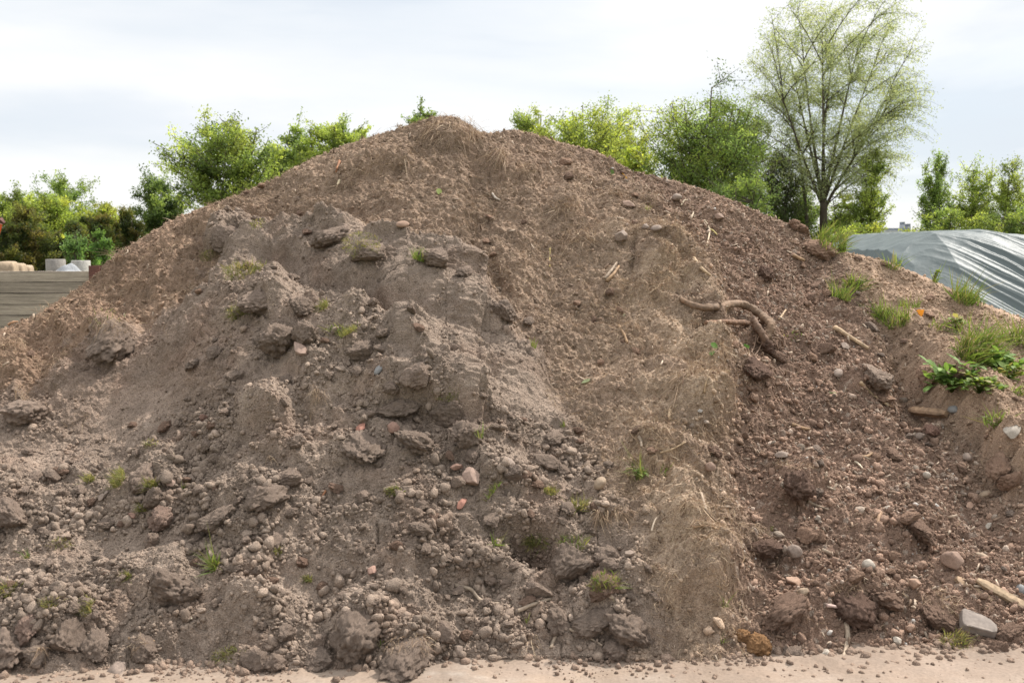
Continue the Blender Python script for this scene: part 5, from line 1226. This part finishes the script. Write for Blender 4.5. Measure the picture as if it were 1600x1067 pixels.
def willow():
    Y = 24.0; b = at(1287, 388, Y); s = Y / FPX
    root_ = thing('willow_tree', 'tall airy willow with feathery fan shaped crown on the right', 'tree', (b[0], Y, 0), group=GT)
    def rel(u, v, y=0): p = at(u, v, Y + y); return np.array((p[0] - b[0], y, p[2]))
    wood, pts, pc = [], [], []
    fork = rel(1287, 322)
    wood.append(tube(np.stack([np.array((.02, 0, -.05)), rel(1286, 365), fork, rel(1283, 300)]), [.11, .095, .085, .07], 9))
    mains = []
    for (u0, v0, um, vm, u1, v1, y, r) in [(1286, 312, 1272, 250, 1252, 60, .3, .05), (1287, 310, 1287, 240, 1285, 50, -.4, .05), (1288, 308, 1302, 240, 1345, 55, .6, .05), (1289, 326, 1312, 275, 1400, 150, -.5, .042),
                                           (1284, 318, 1262, 270, 1215, 130, -.7, .042), (1287, 306, 1280, 220, 1308, 45, 1.2, .04), (1285, 306, 1264, 230, 1232, 80, 1.2, .04), (1289, 312, 1318, 225, 1375, 80, 1.1, .04)]:
        B = bez(rel(u0, v0), rel(um, vm, y * .3), rel(u1, v1, y), 22); mains.append(B); wood.append(tube(B, np.linspace(r, .008, 22), 6))
    edge_ = [(u_ - max(0, u_ - 1380) * .35, v_) for u_, v_ in [(1188, 100), (1183, 150), (1186, 210), (1196, 260), (1200, 60), (1218, 30), (1238, 14), (1258, 2), (1278, 8), (1296, 14), (1318, 6), (1345, -4), (1372, -6), (1395, 14), (1415, 40), (1430, 80), (1445, 120), (1452, 165), (1440, 205), (1420, 240), (1400, 270), (1330, 60), (1270, 60), (1300, 90), (1360, 110), (1235, 120), (1390, 190), (1225, 200)]]
    inner = [(1230, 180), (1260, 150), (1285, 140), (1310, 150), (1335, 170), (1360, 200), (1250, 220), (1300, 210), (1330, 230), (1280, 190), (1215, 250), (1380, 240), (1350, 265), (1240, 270), (1310, 110), (1262, 105), (1385, 150), (1205, 150), (1412, 170), (1340, 115)]
    for (ue, ve) in edge_ + edge_[:6] + edge_[14:22] + inner * 2:
        c = rel(ue + rng.uniform(-14, 14), ve + rng.uniform(-12, 12), rng.uniform(-1.6, 1.6)); best = None
        for B in mains:                           # leave the main stem that lies nearest below
            for i in range(1, 20):
                jit = rng.uniform(1, 2.2)
                dv_ = c - B[i]
                if dv_[2] > .55 * np.hypot(dv_[0], dv_[1]) and (best is None or np.linalg.norm(dv_) * jit < best[0]): best = (np.linalg.norm(dv_) * jit, B[i])
        a = best[1] if best else mains[0][8]
        B = bez(a, a + (c - a) * (.38, .38, .55), c, 14); wood.append(tube(B, np.linspace(.016, .005, 14), 5))
        for j in range(18):
            t = rng.uniform(.1, 1.0); c0 = B[int(t * 13)]
            dv = (c - a) / np.linalg.norm(c - a) * .8 + (.28, 0, .0) + rng.normal(size=3) * (.5, .5, .35); dv /= np.linalg.norm(dv)
            L = rng.uniform(.45, 1.15) * (1.15 - .35 * t)
            tw = bez(c0, c0 + dv * L * .55 + (0, 0, .10), c0 + dv * L - np.array((0, 0, .30 * L)), 6)
            wood.append(tube(tw, np.linspace(.0045, .002, 6), 3))
            m = int(rng.integers(36, 60)); kk = rng.uniform(.1, 1.05, m); ki = np.clip((kk * 5).astype(int), 0, 4)
            pts.append(tw[ki] + (tw[ki + 1] - tw[ki]) * (kk * 5 - ki)[:, None] + rng.normal(size=(m, 3)) * .06)
            pc.append(GRW[rng.integers(3)] * rng.uniform(.8, 1.2, (m, 1)))
    side = bez(np.array((-.25, .1, -.05)), rel(1266, 300, .2), rel(1236, 180, .5), 14); wood.append(tube(side, np.linspace(.06, .015, 14), 6))
    Vv, F = join_mixed(wood); link('trunk', make_mesh('trunk', Vv, F), M_BARK, root_)
    Vv, F, C = leaves_mesh(np.concatenate(pts), .064, np.concatenate(pc), 3.6, .5)
    link('crown', make_mesh('crown', Vv, F, C, False), M_LEAF, root_)
willow()

# ------------------------------------------------------------------ plastic covered heap on the right
def sheet():
    m, n, l, b = new_mat('plastic_sheet')
    nn = noise_node(n, l, 1.2, 5, .6)
    r = n.new('ShaderNodeValToRGB'); r.color_ramp.elements[0].color = (.062, .080, .081, 1); r.color_ramp.elements[1].color = (.10, .122, .121, 1)
    l.new(nn.outputs['Fac'], r.inputs['Fac']); l.new(r.outputs['Color'], b.inputs['Base Color'])
    b.inputs['Roughness'].default_value = .55; b.inputs['Specular IOR Level'].default_value = .3
    n2 = noise_node(n, l, 14, 4, .6); bp = n.new('ShaderNodeBump'); bp.inputs['Strength'].default_value = .25; bp.inputs['Distance'].default_value = .02
    l.new(n2.outputs['Fac'], bp.inputs['Height']); l.new(bp.outputs[0], b.inputs['Normal'])
    x = np.concatenate([np.linspace(3.2, 8, 760), np.linspace(8, 13, 120)[1:]]); y = np.concatenate([np.linspace(9.2, 12.4, 420), np.linspace(12.4, 16.5, 90)[1:]]); XX, YY = np.meshgrid(x, y)
    top_z = np.interp(XX, (3.2, 4.0, 4.35, 4.85, 5.4, 6.0, 6.8, 8, 10.5, 13), (0, 1.0, 1.58, 1.78, 1.80, 1.72, 1.58, 1.40, .9, .0))
    front = sstep(9.2, 11.7, YY) ** .8; bk = sstep(16.5, 14.2, YY)
    z = top_z * front * bk
    # folds running down the front, fanning to the right
    a = XX * .80 + (YY - 9.2) * .95
    fan = sstep(4.4, 5.6, XX)
    w_ = .10 * perlin(XX * .8, YY * .8, 3)
    f1 = (1 - np.abs(perlin((a + w_) * 2.6, YY * .14 + 3, 501))) ** 7; f2 = (1 - np.abs(perlin((a + w_) * 6.1, YY * .22, 505))) ** 7; f3 = (1 - np.abs(perlin((a + w_) * 15, YY * .4, 507))) ** 4
    z = z + (.085 * f1 + .065 * f2 + .028 * f3) * fan * (1 - .8 * sstep(10.4, 11.8, YY)) * front + .010 * fbm(XX * 2, YY * 3.2, 4, 511) * front
    b_ = XX * 1.6 - YY * 1.1
    z = z + .016 * (1 - np.abs(perlin(b_ * 1.4, XX * 1.1 + YY * 3.2, 515))) ** 3 * (1 - fan) * front
    z = np.maximum(z, .01) 
    gid = np.arange(XX.size).reshape(XX.shape); q = np.stack([gid[:-1, :-1], gid[:-1, 1:], gid[1:, 1:], gid[1:, :-1]], -1).reshape(-1, 4)
    o = link('covered_heap', make_mesh('covered_heap', np.stack([XX - 6, YY - 12, z], -1).reshape(-1, 3), q), m, None, (6, 12, 0))
    tag(o, 'heap covered by a shiny grey plastic sheet with creases', 'covered heap')
sheet()

# ------------------------------------------------------------------ timber wall and yard things on the left
M_PLANK = grainy('weathered_timber', None, (.7, 1.3), 3, 30, .5, .01, .9, .2, (.75, 1.25), stretch=(.6, 6, 14))
YW = 12.0
wall = thing('timber_wall', 'weathered grey plank retaining wall left of the heap', 'plank wall', (-6.2, YW, 0))
x_end = at(145, 430, YW)[0] + 6.2; zt = at(70, 424, YW)[2]
parts, pcs = [], []
nb = 10; hh = zt / nb
for k in range(nb):
    xs = np.linspace(-4.5, x_end, 60); th = .05
    zl = zt - k * hh + .008 * perlin(xs * 1.7, xs * 0 + k, 601) * (1 if k else .6); zh = zl - hh + .008 + .006 * perlin(xs * 1.9, xs * 0 + k + 40, 602)
    off = .012 * perlin(xs * .5, xs * 0 + k, 603) + rng.uniform(-.012, .012)
    ring = np.stack([np.stack([xs, off - th, zh], 1), np.stack([xs, off + th, zh], 1), np.stack([xs, off + th, zl], 1), np.stack([xs, off - th, zl], 1)], 1)
    i = np.arange(59)[:, None] * 4; j = np.arange(4)[None]; j2 = (j + 1) % 4
    F = np.concatenate([np.stack([i + j, i + j2, i + 4 + j2, i + 4 + j], -1).reshape(-1, 4), [[0, 3, 2, 1], [236, 237, 238, 239]]])
    parts.append((ring.reshape(-1, 3), F)); pcs.append(np.tile(np.array((.29, .24, .198)) * rng.uniform(.65, 1.25), (240, 1)))
Vv, F = join(parts); parts.append(box((x_end - 4.5) / 2, .09, zt * .48, x_end + 4.4, .05, zt * .95)); pcs.append(np.tile(np.array((.12, .10, .085)), (8, 1))); Vv, F = join(parts)  # added dark backing board: blocks light through the plank gaps so they look shaded
link('planks', make_mesh('planks', Vv, F, np.concatenate(pcs), False), M_PLANK, wall)
for xp in (x_end + .05, x_end - 1.22):
    h_ = zt + (.07 if xp > x_end else -.02)
    pp = [box(xp, -.075, h_ / 2, .13, .012, h_), box(xp, .075, h_ / 2, .13, .012, h_), box(xp, 0, h_ / 2, .012, .138, h_)]
    Vv, F = join(pp); link('steel_post', make_mesh('steel_post', Vv, F, None, False), M_RUST, wall)
def ring_obj(label, u, Y, wpx, vt, vb, mat):
    p = at(u, vt, Y); ro = wpx * .5 * Y / FPX; ri = ro * .8; z0, z1 = at(u, vb, Y)[2], p[2]
    a = np.linspace(0, 2 * math.pi, 49)[:-1]; c, s_ = np.cos(a), np.sin(a); e_ = .008
    prof_ = [(ro, z0), (ro, z1 - e_), (ro - e_, z1), (ri + e_, z1), (ri, z1 - e_), (ri, z0)]
    Vv = np.concatenate([np.stack([r * c, r * s_, 0 * a + z], 1) for r, z in prof_]); m = 48; k = len(prof_)
    i = (np.arange(k) * m)[:, None]; i2 = ((np.arange(k) + 1) % k * m)[:, None]; j = np.arange(m)[None]; j2 = (j + 1) % m
    F = np.stack([i + j, i + j2, i2 + j2, i2 + j], -1).reshape(-1, 4)
    o = link('concrete_ring', make_mesh('concrete_ring', Vv, F), mat, None, (p[0], Y, 0)); tag(o, label, 'concrete ring', 'concrete rings behind the plank wall')
M_CONC2 = grainy('pale_concrete', (.36, .345, .31), (.7, 1.2), 3, 40, .3, .01, .9, .3)
ring_obj('darker concrete ring standing behind the plank wall', 86.5, 15.6, 29, 405, 470, M_CONC)
ring_obj('pale concrete ring nearest the rusty post behind the plank wall', 126, 15.2, 28, 407, 470, M_CONC2)
def gravel_heap():
    x = np.linspace(-1, 1, 120); XX, YY = np.meshgrid(x, x); r = np.hypot(XX, YY)
    z = np.clip(1 - r ** 1.3, -.05, None) * (1 + .12 * fbm(XX * 2, YY * 2, 3, 701)) + .015 * fbm(XX * 12, YY * 12, 3, 705)
    c = at(112, 418, 13.8); gid = np.arange(XX.size).reshape(XX.shape); q = np.stack([gid[:-1, :-1], gid[:-1, 1:], gid[1:, 1:], gid[1:, :-1]], -1).reshape(-1, 4)
    o = link('gravel_heap', make_mesh('gravel_heap', np.stack([XX * 1.5, YY * 1.2, z * c[2]], -1).reshape(-1, 3), q), grainy('grey_gravel', (.27, .28, .29), (.85, 1.15), 5, 80, .6, .01), None, (c[0], 13.8, 0))
    tag(o, 'low heap of blue grey gravel between wall and concrete rings', 'gravel heap')
gravel_heap()
M_TAN = grainy('tan_block', (.34, .26, .18), (.7, 1.25), 4, 40, .3, .01, .9, .2)
for k, (u, vt, w, Yb) in enumerate([(12, 408, .26, 13.0), (27, 411, .24, 13.5), (40, 414, .22, 14.0)]):
    p = at(u, vt, Yb); sl, sf_ = ico(3); q = np.sign(sl) * np.abs(sl) ** .22; q /= np.abs(q).max(0)
    zz = p[2]
    q = q * (w * .42, .2, zz / 2) + (0, 0, zz / 2); q += .004 * np.stack([noise3(q, 9, 3 + k), noise3(q, 9, 4), 0 * q[:, 0]], 1)
    o = link('stone_post', make_mesh('stone_post', q, sf_), M_TAN, None, (p[0], Yb, 0)); o.rotation_euler = (0, 0, R(18))
    tag(o, ['nearest tan block behind the left end of the plank wall', 'second tan block in the row behind the plank wall', 'farthest tan block in the row behind the plank wall'][k], 'block', 'tan blocks behind the plank wall')
# orange digger arm entering from the left
dg = thing('digger_arm', 'orange digger arm poking in at the left picture edge', 'digger arm', (at(-30, 380, 14)[0], 14, 0))
o_x = dg.location[0]
def seg(name, px, r, mat):
    P = np.array([at(a, b, 14) for a, b in px]) - (o_x, 14, 0)
    Vv, F = tube(P, r, 4); link(name, make_mesh(name, Vv, F, None, False), mat, dg)
M_OR = grainy('orange_paint', (.62, .10, .02), (.85, 1.1), 4, 50, .1, .002, .4, .5)
seg('boom', [(-70, 520), (-54, 440), (-24, 400), (-6, 368), (1, 350)], [.12, .10, .06, .04, .025], M_OR)
seg('bucket_tip', [(-4, 346), (2, 344), (7, 349)], [.04, .04, .02], M_RUST)

# ------------------------------------------------------------------ skyline of the town
M_TOWN = grainy('town_wall', (.42, .43, .45), (.9, 1.1), .2, 2, .1, .01)
M_ROOF = grainy('town_roof', (.20, .22, .25), (.9, 1.1), .2, 2, .1, .01)
for u, vt, wpx, lb, nm in [(1410, 347, 2.2, 'thin pale chimney tower far on the skyline', 'chimney_tower'), (1418, 350, 4, 'stepped grey block far on the skyline', 'tower_block'), (1393, 357, 40, 'long low hall far on the skyline', 'hall')]:
    Yb = 210.0; p = at(u, vt, Yb); w = wpx * Yb / FPX
    t = thing(nm, lb, 'building', (p[0], Yb, 0), group='far buildings on the skyline')
    Vv, F = box(0, 0, p[2] * .46, w, w * .8 + 2, p[2] * .92); link('wall', make_mesh('wall', Vv, F, None, False), M_TOWN, t)
    Vv, F = box(0, 0, p[2] * .96, w * (.8 if nm != 'hall' else 1.03), w * .6 + 2, p[2] * .08); link('roof', make_mesh('roof', Vv, F, None, False), M_ROOF, t)
